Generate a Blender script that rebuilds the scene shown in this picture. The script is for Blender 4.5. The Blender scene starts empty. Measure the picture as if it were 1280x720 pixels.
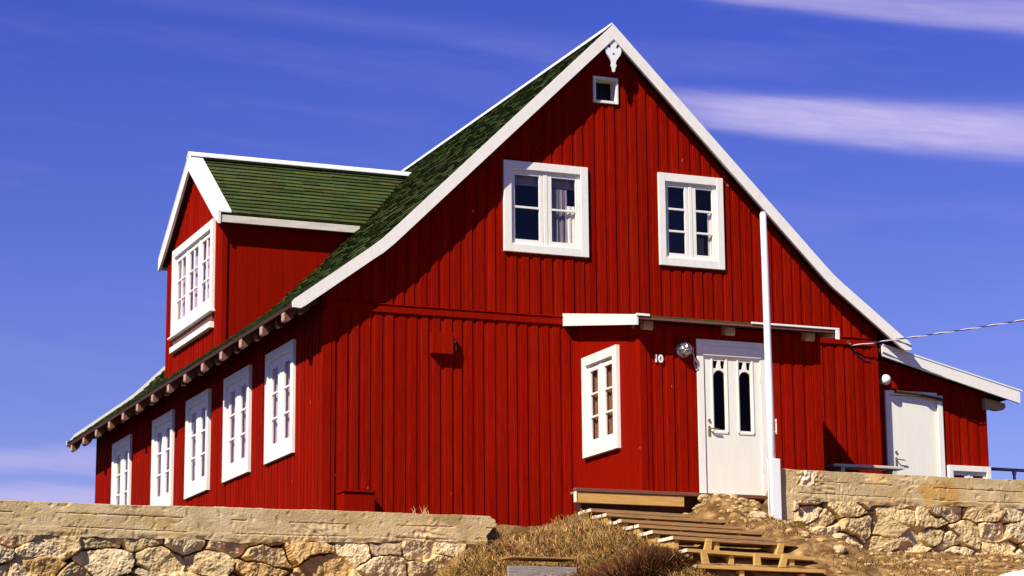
import bpy, math, random
import numpy as np
from mathutils import Vector, Matrix, noise
R = math.radians
random.seed(7)
sc = bpy.context.scene
COL = sc.collection

# ------------------------------------------------------------------ materials
def mat(name, col, rough=0.6, var=0.0, stretch=(6, 6, 1), bump=0.0, bscale=40, attr=False,
        col2=None, cscale=3.0, spec=0.35, metal=0.0, flecks=None, cmin=.4, cmax=.6, spread=None):
    m = bpy.data.materials.new(name); m.use_nodes = True
    nt = m.node_tree; N = nt.nodes; L = nt.links
    b = N['Principled BSDF']
    b.inputs['Roughness'].default_value = rough
    b.inputs['Specular IOR Level'].default_value = spec
    b.inputs['Metallic'].default_value = metal
    tc = N.new('ShaderNodeTexCoord'); mp = N.new('ShaderNodeMapping')
    mp.inputs['Scale'].default_value = stretch
    L.new(tc.outputs['Object'], mp.inputs['Vector'])
    rgb = N.new('ShaderNodeRGB'); rgb.outputs[0].default_value = (*col, 1)
    out = rgb.outputs[0]
    if col2:
        n2 = N.new('ShaderNodeTexNoise'); n2.inputs['Scale'].default_value = cscale
        n2.inputs['Detail'].default_value = 8; n2.inputs['Roughness'].default_value = .65
        L.new(mp.outputs[0], n2.inputs['Vector'])
        rp = N.new('ShaderNodeMapRange'); rp.inputs['From Min'].default_value = cmin; rp.inputs['From Max'].default_value = cmax
        L.new(n2.outputs['Fac'], rp.inputs['Value'])
        mx = N.new('ShaderNodeMix'); mx.data_type = 'RGBA'
        L.new(rp.outputs[0], mx.inputs['Factor']); L.new(out, mx.inputs['A']); mx.inputs['B'].default_value = (*col2, 1)
        out = mx.outputs['Result']
    if var:
        n1 = N.new('ShaderNodeTexNoise'); n1.inputs['Scale'].default_value = 4
        n1.inputs['Detail'].default_value = 6; n1.inputs['Roughness'].default_value = .6
        L.new(mp.outputs[0], n1.inputs['Vector'])
        rp = N.new('ShaderNodeMapRange'); rp.inputs['From Min'].default_value = .25; rp.inputs['From Max'].default_value = .75
        rp.inputs['To Min'].default_value = 1 - var; rp.inputs['To Max'].default_value = 1 + var
        L.new(n1.outputs['Fac'], rp.inputs['Value'])
        vm = N.new('ShaderNodeVectorMath'); vm.operation = 'SCALE'
        L.new(out, vm.inputs[0]); L.new(rp.outputs[0], vm.inputs['Scale'])
        out = vm.outputs[0]
    if attr:
        at = N.new('ShaderNodeAttribute'); at.attribute_name = 'tint'
        vm = N.new('ShaderNodeVectorMath'); vm.operation = 'MULTIPLY'
        L.new(out, vm.inputs[0]); L.new(at.outputs['Color'], vm.inputs[1])
        out = vm.outputs[0]
    if flecks:
        n3 = N.new('ShaderNodeTexNoise'); n3.inputs['Scale'].default_value = 9; n3.inputs['Detail'].default_value = 3
        m3 = N.new('ShaderNodeMapping'); m3.inputs['Scale'].default_value = (1, 1, .45)
        L.new(tc.outputs['Object'], m3.inputs['Vector']); L.new(m3.outputs[0], n3.inputs['Vector'])
        rp = N.new('ShaderNodeMapRange'); rp.inputs['From Min'].default_value = flecks[1]; rp.inputs['From Max'].default_value = flecks[1] + .02
        L.new(n3.outputs['Fac'], rp.inputs['Value'])
        mx = N.new('ShaderNodeMix'); mx.data_type = 'RGBA'
        L.new(rp.outputs[0], mx.inputs['Factor']); L.new(out, mx.inputs['A']); mx.inputs['B'].default_value = (*flecks[0], 1)
        out = mx.outputs['Result']
    L.new(out, b.inputs['Base Color'])
    if bump:
        nb = N.new('ShaderNodeTexNoise'); nb.inputs['Scale'].default_value = bscale; nb.inputs['Detail'].default_value = 8
        L.new(mp.outputs[0], nb.inputs['Vector'])
        bp = N.new('ShaderNodeBump'); bp.inputs['Strength'].default_value = bump; bp.inputs['Distance'].default_value = .02
        L.new(nb.outputs['Fac'], bp.inputs['Height']); L.new(bp.outputs[0], b.inputs['Normal'])
    return m

M = {}
M['red'] = mat('red_painted_boards', (.225, .0048, .0007), .75, var=.32, stretch=(14, 14, .9), bump=.25, bscale=9, attr=True, spec=.02, col2=(.290, .0085, .0018), cscale=.35, cmin=.45, cmax=.75, flecks=((.5, .18, .12), .745))
M['red_smooth'] = mat('red_painted_panel', (.225, .0048, .0007), .75, var=.14, stretch=(10, 10, .7), bump=.12, bscale=9, spec=.02)
M['white'] = mat('white_paint', (.84, .80, .71), .45, var=.05, stretch=(5, 5, 2), bump=.03, bscale=20, col2=(.72, .68, .58), cscale=1.2, cmin=.55, cmax=.8)
M['white_door'] = mat('white_door_paint', (.84, .81, .69), .4, var=.04, stretch=(4, 4, .8), bump=.03)
M['white_new'] = mat('white_gloss_paint', (.84, .84, .82), .38, var=.03, stretch=(5, 5, .6))
M['old_white'] = mat('weathered_white_paint', (.66, .60, .50), .6, var=.2, stretch=(1.2, 6, 6), bump=.2, col2=(.40, .36, .31), cscale=2, cmin=.5, cmax=.72)
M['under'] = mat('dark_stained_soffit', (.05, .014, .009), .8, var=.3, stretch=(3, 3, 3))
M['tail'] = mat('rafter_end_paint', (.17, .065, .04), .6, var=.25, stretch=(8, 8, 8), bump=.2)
M['tail_lit'] = mat('rafter_tail_sunlit', (.50, .31, .23), .6, var=.2, stretch=(8, 8, 8), bump=.2)  # lighter copy of the tail colour, painted as sunlit undersides
M['palewood'] = mat('pale_timber', (.46, .30, .17), .7, var=.25, stretch=(1.5, 8, 8), bump=.2)
M['shingle'] = mat('green_shingle', (.052, .078, .022), .85, var=.45, stretch=(9, 9, 9), bump=.5, bscale=14, attr=True, spec=.06, col2=(.085, .075, .042), cscale=3, cmin=.52, cmax=.7)
M['dark'] = mat('dark_interior', (.012, .011, .016), .9)
M['room'] = mat('interior_boards', (.10, .085, .09), .9, var=.2)
M['curtain'] = mat('lace_curtain', (.62, .40, .44), .9, var=.30, stretch=(14, 14, .8))
M['curtain_w'] = mat('cream_curtain', (.86, .80, .66), .85, var=.06, stretch=(10, 10, .8))
M['curtain_b'] = mat('brown_patterned_curtain', (.24, .11, .05), .9, var=.6, stretch=(22, 22, 6))
M['curtain_g'] = mat('grey_net_curtain', (.24, .20, .22), .9, var=.45, stretch=(14, 14, .8))
M['rust'] = mat('rusty_iron', (.10, .04, .025), .6, var=.4, metal=.3)
M['iron'] = mat('galvanised_pipe', (.24, .24, .27), .4, metal=.7, var=.2)
M['brass'] = mat('worn_brass', (.42, .32, .16), .35, metal=.8)
M['glassball'] = mat('opal_glass', (.85, .82, .80), .15, spec=.5)
M['chrome'] = mat('tarnished_chrome', (.62, .56, .52), .22, metal=.9)
M['concrete'] = mat('concrete_beam', (.52, .365, .17), .9, var=.12, stretch=(1, 1, 1.3), bump=.5, bscale=45, attr=True, spec=.15, col2=(.60, .46, .26), cscale=1.6, cmin=.42, cmax=.62)
M['stone'] = mat('rubble_stone', (.56, .42, .22), .9, var=.35, stretch=(3, 3, 3), bump=.8, bscale=9, attr=True, spec=.15)
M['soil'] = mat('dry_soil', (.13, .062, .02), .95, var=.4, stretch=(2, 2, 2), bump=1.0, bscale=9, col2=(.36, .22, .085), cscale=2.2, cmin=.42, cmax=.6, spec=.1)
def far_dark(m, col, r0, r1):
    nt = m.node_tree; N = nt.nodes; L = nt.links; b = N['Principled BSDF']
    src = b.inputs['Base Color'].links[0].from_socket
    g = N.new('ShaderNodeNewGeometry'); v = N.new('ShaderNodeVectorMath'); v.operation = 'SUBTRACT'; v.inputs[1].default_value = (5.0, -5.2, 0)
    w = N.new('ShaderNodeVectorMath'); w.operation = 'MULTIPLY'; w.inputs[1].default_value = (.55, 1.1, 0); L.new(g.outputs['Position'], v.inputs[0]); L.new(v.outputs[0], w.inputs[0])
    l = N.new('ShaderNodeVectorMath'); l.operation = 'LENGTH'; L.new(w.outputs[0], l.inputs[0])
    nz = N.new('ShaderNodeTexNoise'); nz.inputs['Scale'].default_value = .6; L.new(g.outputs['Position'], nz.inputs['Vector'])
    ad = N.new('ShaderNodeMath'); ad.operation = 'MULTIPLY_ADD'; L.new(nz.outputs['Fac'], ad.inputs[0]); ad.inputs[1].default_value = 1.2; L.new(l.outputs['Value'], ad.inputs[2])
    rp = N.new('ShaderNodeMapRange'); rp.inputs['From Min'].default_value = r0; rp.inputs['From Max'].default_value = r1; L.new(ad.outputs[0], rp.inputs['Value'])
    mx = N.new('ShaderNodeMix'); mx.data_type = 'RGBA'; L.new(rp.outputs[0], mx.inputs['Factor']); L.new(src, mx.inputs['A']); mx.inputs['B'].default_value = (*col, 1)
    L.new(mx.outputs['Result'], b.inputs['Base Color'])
far_dark(M['soil'], (.030, .028, .020), 4.0, 5.4)     # ground out of view darkened to cut light bounced into the shadows
M['straw'] = mat('dead_grass', (.56, .38, .15), .8, attr=True, spec=.15)
M['twig'] = mat('heather_twig', (.080, .030, .012), .8, attr=True, spec=.1)
M['plank_new'] = mat('fresh_timber', (.56, .33, .09), .65, var=.22, stretch=(1.2, 12, 12), bump=.2, bscale=8)
M['plank_old'] = mat('weathered_timber', (.36, .20, .075), .8, var=.35, stretch=(1.0, 12, 12), bump=.4, bscale=8)
M['plank_end'] = mat('sawn_plank_end', (.80, .70, .50), .7, var=.1)
M['grey_wood'] = mat('grey_board', (.30, .25, .22), .85, var=.35, stretch=(1, 12, 12), bump=.5, bscale=8)
M['snow'] = mat('old_snow', (.88, .88, .90), .6, var=.04, bump=.4, bscale=8)
M['wire_w'] = mat('white_cable_sheath', (.75, .62, .55), .5)
M['wire_d'] = mat('dark_cable_sheath', (.03, .03, .09), .5)

def glass_mat(name='window_glass', k=.7, base=.045, tint=(.90, .88, .92, 1)):
    m = bpy.data.materials.new(name); m.use_nodes = True
    nt = m.node_tree; N = nt.nodes; L = nt.links; N.remove(N['Principled BSDF'])
    tr = N.new('ShaderNodeBsdfTransparent'); tr.inputs[0].default_value = tint
    gl = N.new('ShaderNodeBsdfGlossy'); gl.inputs['Roughness'].default_value = .03
    nz = N.new('ShaderNodeTexNoise'); nz.inputs['Scale'].default_value = 2.5
    bp = N.new('ShaderNodeBump'); bp.inputs['Strength'].default_value = .15; bp.inputs['Distance'].default_value = .02
    L.new(nz.outputs['Fac'], bp.inputs['Height']); L.new(bp.outputs[0], gl.inputs['Normal'])
    lw = N.new('ShaderNodeLayerWeight'); lw.inputs['Blend'].default_value = .5
    pw = N.new('ShaderNodeMath'); pw.operation = 'POWER'; L.new(lw.outputs['Facing'], pw.inputs[0]); pw.inputs[1].default_value = 4
    fr = N.new('ShaderNodeMath'); fr.operation = 'MULTIPLY_ADD'; L.new(pw.outputs[0], fr.inputs[0]); fr.inputs[1].default_value = k; fr.inputs[2].default_value = base
    mx = N.new('ShaderNodeMixShader'); L.new(fr.outputs[0], mx.inputs[0]); L.new(tr.outputs[0], mx.inputs[1]); L.new(gl.outputs[0], mx.inputs[2])
    L.new(mx.outputs[0], N['Material Output'].inputs['Surface'])
    return m
M['glass'] = glass_mat()
M['door_glass'] = glass_mat('dimmed_door_glass', .25, .010, (.35, .25, .22, 1))  # darkness of the porch inside put into the tint, sky reflection weakened

# ------------------------------------------------------------------ mesh builder
class MB:
    def __init__(s): s.v = []; s.f = []; s.mi = []; s.c = []
    def add(s, vs, fs, mi=0, c=(1, 1, 1)):
        o = len(s.v); s.v += [tuple(v) for v in vs]
        for f in fs: s.f.append(tuple(i + o for i in f)); s.mi.append(mi)
        s.c += [c] * len(vs)
    def box(s, a, b, mi=0, c=(1, 1, 1), ch=0.0):
        x0, y0, z0 = [min(a[i], b[i]) for i in range(3)]; x1, y1, z1 = [max(a[i], b[i]) for i in range(3)]
        if ch <= 0:
            s.add([(x0,y0,z0),(x1,y0,z0),(x1,y1,z0),(x0,y1,z0),(x0,y0,z1),(x1,y0,z1),(x1,y1,z1),(x0,y1,z1)],
                  [(0,3,2,1),(4,5,6,7),(0,1,5,4),(1,2,6,5),(2,3,7,6),(3,0,4,7)], mi, c); return
        vs = []; k = min(ch, (x1-x0)*.45, (y1-y0)*.45, (z1-z0)*.45)
        idx = {}
        for ix, X in ((0, x0), (1, x1)):
            for iy, Y in ((0, y0), (1, y1)):
                for iz, Z in ((0, z0), (1, z1)):
                    sx = k if ix == 0 else -k; sy = k if iy == 0 else -k; sz = k if iz == 0 else -k
                    idx[ix, iy, iz, 0] = len(vs); vs.append((X, Y+sy, Z+sz))
                    idx[ix, iy, iz, 1] = len(vs); vs.append((X+sx, Y, Z+sz))
                    idx[ix, iy, iz, 2] = len(vs); vs.append((X+sx, Y+sy, Z))
        g = lambda i, j, l, a: idx[i, j, l, a]
        fs = [(g(0,0,0,0),g(0,0,1,0),g(0,1,1,0),g(0,1,0,0)), (g(1,0,0,0),g(1,1,0,0),g(1,1,1,0),g(1,0,1,0)),
              (g(0,0,0,1),g(1,0,0,1),g(1,0,1,1),g(0,0,1,1)), (g(0,1,0,1),g(0,1,1,1),g(1,1,1,1),g(1,1,0,1)),
              (g(0,0,0,2),g(0,1,0,2),g(1,1,0,2),g(1,0,0,2)), (g(0,0,1,2),g(1,0,1,2),g(1,1,1,2),g(0,1,1,2))]
        for i in (0, 1):
            for j in (0, 1):
                fs.append((g(i,j,0,0), g(i,j,0,1), g(i,j,1,1), g(i,j,1,0)))
                fs.append((g(i,0,j,0), g(i,0,j,2), g(i,1,j,2), g(i,1,j,0)))
                fs.append((g(0,i,j,1), g(0,i,j,2), g(1,i,j,2), g(1,i,j,1)))
                for l in (0, 1): fs.append((g(i,j,l,0), g(i,j,l,1), g(i,j,l,2)))
        s.add(vs, fs, mi, c)
    def prism(s, poly, axis, a, b, mi=0, c=(1, 1, 1)):
        """poly: 2D points in the two other axes, extruded along axis from a to b"""
        n = len(poly)
        def P(p, t):
            return (t, p[0], p[1]) if axis == 0 else ((p[0], t, p[1]) if axis == 1 else (p[0], p[1], t))
        vs = [P(p, a) for p in poly] + [P(p, b) for p in poly]
        fs = [tuple(range(n)), tuple(range(2*n-1, n-1, -1))] + [(i, i+n, (i+1) % n + n, (i+1) % n) for i in range(n)]
        s.add(vs, fs, mi, c)
    def tube(s, pts, r, n=10, mi=0, c=(1, 1, 1), cap=True):
        pts = [Vector(p) for p in pts]; rings = []
        rs = r if isinstance(r, (list, tuple)) else [r]*len(pts)
        for i, p in enumerate(pts):
            d = (pts[min(i+1, len(pts)-1)] - pts[max(i-1, 0)]).normalized()
            u = d.orthogonal().normalized() if i == 0 else (u - d*u.dot(d)).normalized()
            w = d.cross(u)
            rings.append([p + (u*math.cos(2*math.pi*k/n) + w*math.sin(2*math.pi*k/n))*rs[i] for k in range(n)])
        vs = [v for rr in rings for v in rr]; fs = []
        for i in range(len(pts)-1):
            for k in range(n):
                fs.append((i*n+k, i*n+(k+1) % n, (i+1)*n+(k+1) % n, (i+1)*n+k))
        if cap: fs += [tuple(range(n-1, -1, -1)), tuple(range((len(pts)-1)*n, len(pts)*n))]
        s.add(vs, fs, mi, c)
    def sphere(s, ctr, r, n=20, m=12, mi=0, c=(1, 1, 1), sc3=(1, 1, 1)):
        vs = []; fs = []
        for i in range(m+1):
            t = math.pi*i/m
            for k in range(n):
                a = 2*math.pi*k/n
                vs.append((ctr[0]+r*sc3[0]*math.sin(t)*math.cos(a), ctr[1]+r*sc3[1]*math.sin(t)*math.sin(a), ctr[2]+r*sc3[2]*math.cos(t)))
        for i in range(m):
            for k in range(n): fs.append((i*n+k, (i+1)*n+k, (i+1)*n+(k+1) % n, i*n+(k+1) % n))
        s.add(vs, fs, mi, c)
    def build(s, name, mats, parent=None, smooth=False, fix=True, xf=None, keepnormals=False):
        me = bpy.data.meshes.new(name)
        vs = [tuple(xf @ Vector(v)) for v in s.v] if xf else s.v
        flip = xf is not None and xf.to_3x3().determinant() < 0
        me.from_pydata(vs, [], [f[::-1] for f in s.f] if flip else s.f)
        mats = mats if isinstance(mats, (list, tuple)) else [mats]
        for m in mats: me.materials.append(m)
        me.polygons.foreach_set('material_index', s.mi)
        at = me.color_attributes.new('tint', 'FLOAT_COLOR', 'POINT')
        arr = np.ones((len(s.c), 4), dtype=np.float32); arr[:, :3] = np.array(s.c, dtype=np.float32).reshape(-1, 3)
        at.data.foreach_set('color', arr.ravel())
        if smooth: me.polygons.foreach_set('use_smooth', [True]*len(s.f))
        if not keepnormals and fix:
            import bmesh
            bm = bmesh.new(); bm.from_mesh(me); bmesh.ops.recalc_face_normals(bm, faces=bm.faces); bm.to_mesh(me); bm.free()
        me.update()
        o = bpy.data.objects.new(name, me); COL.objects.link(o)
        if parent: o.parent = parent
        return o

def boxes(name, m, parent, items, ch=.005, xf=None):
    for a, b in items:
        q = MB(); q.box(a, b, ch=ch); q.build(name, m, parent, xf=xf)

def tag(o, label=None, cat=None, group=None, kind=None):
    for k, v in (('label', label), ('category', cat), ('group', group), ('kind', kind)):
        if v: o[k] = v
    return o
def thing(name, label, cat, group=None, loc=(0, 0, 0)):
    """an Empty at world loc; all part meshes are modelled in world space, so they are shifted back"""
    o = bpy.data.objects.new(name, None); COL.objects.link(o); o.location = loc
    o.empty_display_size = .2
    return tag(o, label, cat, group)
def rebase(root):
    d = Vector(root.location)
    for ch in root.children:
        if ch.type == 'MESH': ch.location = -d
def wall_frame(origin, u, n):
    """matrix mapping (u, z, n) local coordinates to the world; u along the wall, n outwards"""
    u = Vector(u); n = Vector(n); z = Vector((0, 0, 1)); o = Vector(origin)
    return Matrix(((u.x, z.x, n.x, o.x), (u.y, z.y, n.y, o.y), (u.z, z.z, n.z, o.z), (0, 0, 0, 1)))

# ------------------------------------------------------------------ geometry of the house
XC, W, LEN = 4.2, 8.5, 13.85          # ridge x, facade width, length
def roofz(x):                          # top of the main roof, bell-cast at the eaves
    d = abs(x - XC)
    if d < D0: return 6.67 - .985*d
    if d < D0+DW:
        t = (d-D0)/DW
        return 6.67 - .985*D0 - DW*(.985*t - (.985-.74)*t*t/2)
    return 6.67 - .985*D0 - DW*(.985 - (.985-.74)/2) - .74*(d-D0-DW)
D0, DW = 3.36, .22
XE = 4.71                              # eave distance from ridge
DY, DZ = 6.82, 6.07                    # dormer ridge
def dormz(y): return DZ - .715*abs(y-DY)
HOUSE = thing('timber_house', 'red board-clad gabled house with white trim and green shingled roof behind the stone walls', 'house')

def holes(z0, z1, u0, u1, ops):
    segs = [(z0, z1)]
    for (a, b, c, d) in ops:
        if u0 >= a - 1e-6 and u1 <= b + 1e-6:
            ns = []
            for s, e in segs:
                if e <= c or s >= d: ns.append((s, e))
                else:
                    if s < c: ns.append((s, c))
                    if e > d: ns.append((d, e))
            segs = ns
    return segs

def board_wall(name, frame, u0, u1, botf, topf, ops, pitch=.163, over=.108, proud=.0135, seed=1, parent=None, m=None, breaks=(), jit=.012):
    rnd = random.Random(seed); mb = MB()
    # backing boards
    xs = sorted(set([u0, u1] + [o for op in ops for o in op[:2]] + list(breaks)))
    def strip(a, b, n0, n1, c, cham=0):
        cuts = sorted(set([a, b] + [x for x in xs if a < x < b]))
        for p, q in zip(cuts, cuts[1:]):
            if q - p < 1e-4: continue
            mid = (p+q)/2
            for s, e in holes(botf(mid), 99, p, q, ops):
                tp, tq = (topf(p), topf(q)) if e == 99 else (e, e)
                if tp <= s and tq <= s: continue
                tp = max(tp, s); tq = max(tq, s)
                if cham:
                    k = cham; kl = k if p == a else 0; kr = k if q == b else 0
                    vs = [(p, s, n0), (p, s, n1-kl), (p+kl, s, n1), (q-kr, s, n1), (q, s, n1-kr), (q, s, n0)]
                    f2 = lambda t: tp + (tq-tp)*(t-p)/(q-p)
                    vt = [(v[0], f2(v[0]), v[2]) for v in vs]
                    nn = len(vs)
                    mb.add(vs+vt, [tuple(range(nn-1, -1, -1)), tuple(range(nn, 2*nn))] + [(i, i+1, i+1+nn, i+nn) for i in range(nn-1)], 0, c)
                else:
                    mb.add([(p, s, n1), (q, s, n1), (q, tq, n1), (p, tp, n1)], [(0, 1, 2, 3)], 0, c)
    u = u0
    while u < u1 - 1e-6:
        v = min(u + pitch, u1)
        t = 1 + rnd.uniform(-.08, .06)
        strip(u, v, 0, 0.0, (t, t, t))
        u = v
    u = u0 + rnd.uniform(.0, .05)
    while u < u1:
        w = over + rnd.uniform(-jit, jit); v = min(u + w, u1)
        t = 1 + rnd.uniform(-.09, .08); g = t*rnd.uniform(.85, 1.25)
        if v - u > .03: strip(u, v, -.002, proud + rnd.uniform(-.003, .004), (t, g, g), .004)
        u = u + pitch + rnd.uniform(-.012, .012)
    return mb.build(name, m or M['red'], parent, xf=frame, fix=False)

F_FRONT = wall_frame((0, 0, 0), (1, 0, 0), (0, -1, 0))
F_LEFT = wall_frame((0, 0, 0), (0, 1, 0), (-1, 0, 0))          # u = y
F_RIGHT = wall_frame((W, 0, 0), (0, 1, 0), (1, 0, 0))
F_BACK = wall_frame((0, LEN, 0), (1, 0, 0), (0, 1, 0))
F_PSIDE = wall_frame((3.645, 0, 0), (0, 1, 0), (-1, 0, 0))     # porch left wall
F_PFRONT = wall_frame((0, -2.128, 0), (1, 0, 0), (0, -1, 0))
F_ANNEX = wall_frame((0, .2, 0), (1, 0, 0), (0, -1, 0))

# ------------------------------------------------------------------ windows
def curtain(u0, u1, z0, z1, n, amp, per, seed, bottomf=None):
    rnd = random.Random(seed); mb = MB(); k = max(12, int((u1-u0)/.012)); ph = rnd.uniform(0, 6)
    vs = []
    for i in range(k+1):
        u = u0 + (u1-u0)*i/k
        d = amp*math.sin(2*math.pi*(u-u0)/per + ph) + amp*.5*math.sin(2*math.pi*(u-u0)/(per*.43) + ph*2)
        zb = bottomf((u-u0)/(u1-u0)) if bottomf else z0
        vs += [(u, zb, n+d*1.2), (u, z1, n+d*.7)]
    mb.add(vs, [(2*i, 2*i+2, 2*i+3, 2*i+1) for i in range(k)])
    return mb
def make_window(frame, u0, u1, z0, z1, sashes, rows, cols=1, casing=.10, side=.10, label=None, curt=None, muntin=.026, stile=.052, proud=.05, parent=HOUSE, base=.016, seed=0, sill=None, mid=0.03):
    """casing, sashes with glazing bars, glass and curtains; returns the wall opening"""
    cm = MB(); P = base + proud
    cm.box((u0, z0, .0), (u0+side, z1, P), ch=.004); cm.box((u1-side, z0, .0), (u1, z1, P), ch=.004)
    cm.box((u0+side, z1-casing, .0), (u1-side, z1, P-.003), ch=.004)
    cm.box((u0+side, z0, .0), (u1-side, z0+casing, P-.003), ch=.004)
    a, b, c, d = u0+side, u1-side, z0+casing, z1-casing
    # reveal lining
    D = -.12
    cm.box((a-.012, c-.012, D), (a, d+.012, .0)); cm.box((b, c-.012, D), (b+.012, d+.012, .0))
    cm.box((a, c-.012, D), (b, c, .0)); cm.box((a, d, D), (b, d+.012, .0))
    cm.box((a, c, .0), (b, c+.012, P-.012)); cm.box((a, d-.012, .012), (b, d, P-.02))
    win = cm.build('window', M['white'], parent, xf=frame)
    if label: win['label'] = label
    n = sashes; sw = (b-a - mid*(n-1))/n
    gl = MB()
    for i in range(n):
        s = MB(); p = a + i*(sw+mid) + .006; q = a + i*(sw+mid) + sw - .006
        N0, N1 = -.012, .026
        s.box((p, c+.014, N0), (p+stile, d-.014, N1), ch=.003); s.box((q-stile, c+.014, N0), (q, d-.014, N1), ch=.003)
        s.box((p+stile, c+.014, N0), (q-stile, c+.014+stile*1.1, N1-.002), ch=.003); s.box((p+stile, d-.014-stile, N0), (q-stile, d-.014, N1-.002), ch=.003)
        gu0, gu1, gz0, gz1 = p+stile, q-stile, c+.014+stile*1.1, d-.014-stile
        for r in range(1, rows):
            z = gz0 + (gz1-gz0)*r/rows
            s.box((gu0, z-muntin/2, N0+.004), (gu1, z+muntin/2, N1-.004), ch=.003)
        for r in range(1, cols):
            u = gu0 + (gu1-gu0)*r/cols
            s.box((u-muntin/2, gz0, N0+.006), (u+muntin/2, gz1, N1-.006), ch=.003)
        for z in (gz0+.06, gz1-.1):                     # hinges on the outer stile
            hu = p-.004 if i == 0 else q+.004
            s.box((hu-.006, z, N1-.004), (hu+.006, z+.07, N1+.006), ch=.002)
        s.build('sash', M['white'], win, xf=frame)
        gl.add([(gu0, gz0, .004), (gu1, gz0, .004), (gu1, gz1, .004), (gu0, gz1, .004)], [(0, 1, 2, 3)])
        if n > 1 and i < n-1:
            mm = MB(); mm.box((q+.006, c+.012, -.012), (q+mid+.006, d-.012, .032), ch=.004); mm.build('mullion', M['white'], win, xf=frame)
    gl.build('pane', M['glass'], win, xf=frame, fix=False)
    for cc in (curt or []):
        (f0, f1, g0, g1, key, amp, per) = cc[:7]
        cu = curtain(a+(b-a)*f0, a+(b-a)*f1, c+(d-c)*g0, c+(d-c)*g1, cc[7] if len(cc) > 7 else -.07, amp, per, seed*7+len(cc))
        cu.build('curtain', M[key], win, xf=frame, fix=False)
    return (u0+side*.5, u1-side*.5, z0+casing*.5, z1-casing*.5)

wy = [(1.2, 2.545), (3.385, 4.765), (5.66, 7.02), (7.90, 9.26), (10.87, 12.25)]
left_ops = []
names = ['nearest the front corner', 'second from the front corner', 'in the middle of the long wall', 'second from the far end', 'at the far end of the long wall']
for i, (a, b) in enumerate(wy):
    left_ops.append(make_window(F_LEFT, a, b, .515, 2.095, 2, 3, 1, casing=.13, side=.115, stile=.10, mid=.06, muntin=.03, proud=.045,
        curt=[(.0, 1, 0, 1, 'curtain', .010, .11, -.06)], seed=i+1, label='tall white window ' + names[i]))
front_ops = []
front_ops.append(make_window(F_FRONT, 2.582, 3.865, 3.28, 4.582, 2, 2, 1, casing=.115, side=.115, stile=.058, mid=.06, muntin=.03, label='wide white upper window with a pale curtain in its right half', seed=11,
    curt=[(.54, .84, 0, .80, 'curtain_g', .010, .08, -.05), (.80, .97, 0, .58, 'curtain_w', .012, .07, -.03), (.0, .07, 0, .98, 'curtain_g', .008, .05, -.06), (0, 1, .82, .97, 'curtain_g', .004, .3, -.09)]))
front_ops.append(make_window(F_FRONT, 4.968, 6.004, 3.262, 4.618, 2, 3, 1, casing=.12, side=.105, stile=.055, mid=.055, muntin=.03, label='narrower white upper window with six panes', seed=12,
    curt=[(.86, .99, 0, .66, 'curtain_w', .010, .07, -.03), (0, .98, 0, .98, 'dark', .003, .5, -.35)]))
# attic vent window
cm = MB(); u0, u1, z0, z1 = 3.975, 4.365, 5.562, 5.952
for q in (((u0, z0, 0), (u0+.04, z1, .055)), ((u1-.04, z0, 0), (u1, z1, .055)), ((u0+.04, z1-.04, 0), (u1-.04, z1, .052)), ((u0+.04, z0, 0), (u1-.04, z0+.04, .052))): cm.box(*q, ch=.003)
for q in (((u0+.02, z0, -.14), (u0+.04, z1, 0)), ((u1-.04, z0, -.14), (u1-.02, z1, 0)), ((u0+.04, z1-.04, -.14), (u1-.04, z1-.02, 0)), ((u0+.04, z0+.02, -.14), (u1-.04, z0+.04, 0))): cm.box(*q)
w = cm.build('window', M['white'], HOUSE, xf=F_FRONT); w['label'] = 'small square attic window under the gable peak'
mb = MB(); mb.box((u0+.042, z0+.042, -.20), (u1-.042, z1-.042, -.18)); mb.build('pane', M['dark'], w, xf=F_FRONT)
front_ops.append((u0+.03, u1-.03, z0+.03, z1-.03))
porch_op = make_window(F_PSIDE, -1.50, -.375, .39, 1.775, 2, 3, 1, casing=.13, side=.12, stile=.075, mid=.05, muntin=.028, label='white six-pane window in the porch side wall', seed=13, curt=[(0, 1, 0, 1, 'curtain_b', .012, .09, -.05)])
dorm_op = make_window(F_LEFT, 5.56, 8.11, 3.325, 4.78, 3, 3, 2, casing=.14, side=.13, stile=.075, mid=.06, muntin=.032, label='wide white dormer window of three casements', seed=14, curt=[(0, 1, 0, 1, 'curtain', .012, .12, -.06)])

# ------------------------------------------------------------------ walls
GZ = -1.2
under = lambda x: roofz(x) - .13
PORCH_R = 6.30
front_lower = [o for o in front_ops]
board_wall('wall', F_FRONT, 0, W, lambda u: GZ, lambda u: min(2.30, under(u)), [], seed=3, parent=HOUSE)
b2 = board_wall('wall', wall_frame((0, -.012, 0), (1, 0, 0), (0, -1, 0)), 0.0, W, lambda u: 2.395, lambda u: max(2.395, under(u)), front_ops, seed=4, parent=HOUSE, breaks=(XC, 1.0, 7.4, .6, 7.8))
board_wall('wall', F_LEFT, 0, LEN, lambda u: GZ, lambda u: 2.62, left_ops, seed=5, parent=HOUSE, pitch=.152, over=.098, proud=.019)
board_wall('wall', F_RIGHT, 0, LEN, lambda u: GZ, lambda u: 2.62, [], seed=6, parent=HOUSE)
board_wall('wall', F_BACK, 0, W, lambda u: GZ, under, [], seed=8, parent=HOUSE, breaks=(XC,))
mb = MB(); mb.box((.02, 2.297, -.01), (W-.01, 2.40, .036), ch=.006)
mb.box((.02, 2.402, -.01), (W-.01, 2.418, .05), ch=.004)
mb.build('belt_trim', M['red_smooth'], HOUSE, xf=F_FRONT)
boxes('corner_board', M['red'], HOUSE, [((-.028, -.028, GZ), (.10, .0, 2.297)), ((-.028, .0, GZ), (0, .10, 2.55)), ((W-.1, -.028, GZ), (W+.004, .0, 2.297))])

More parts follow.
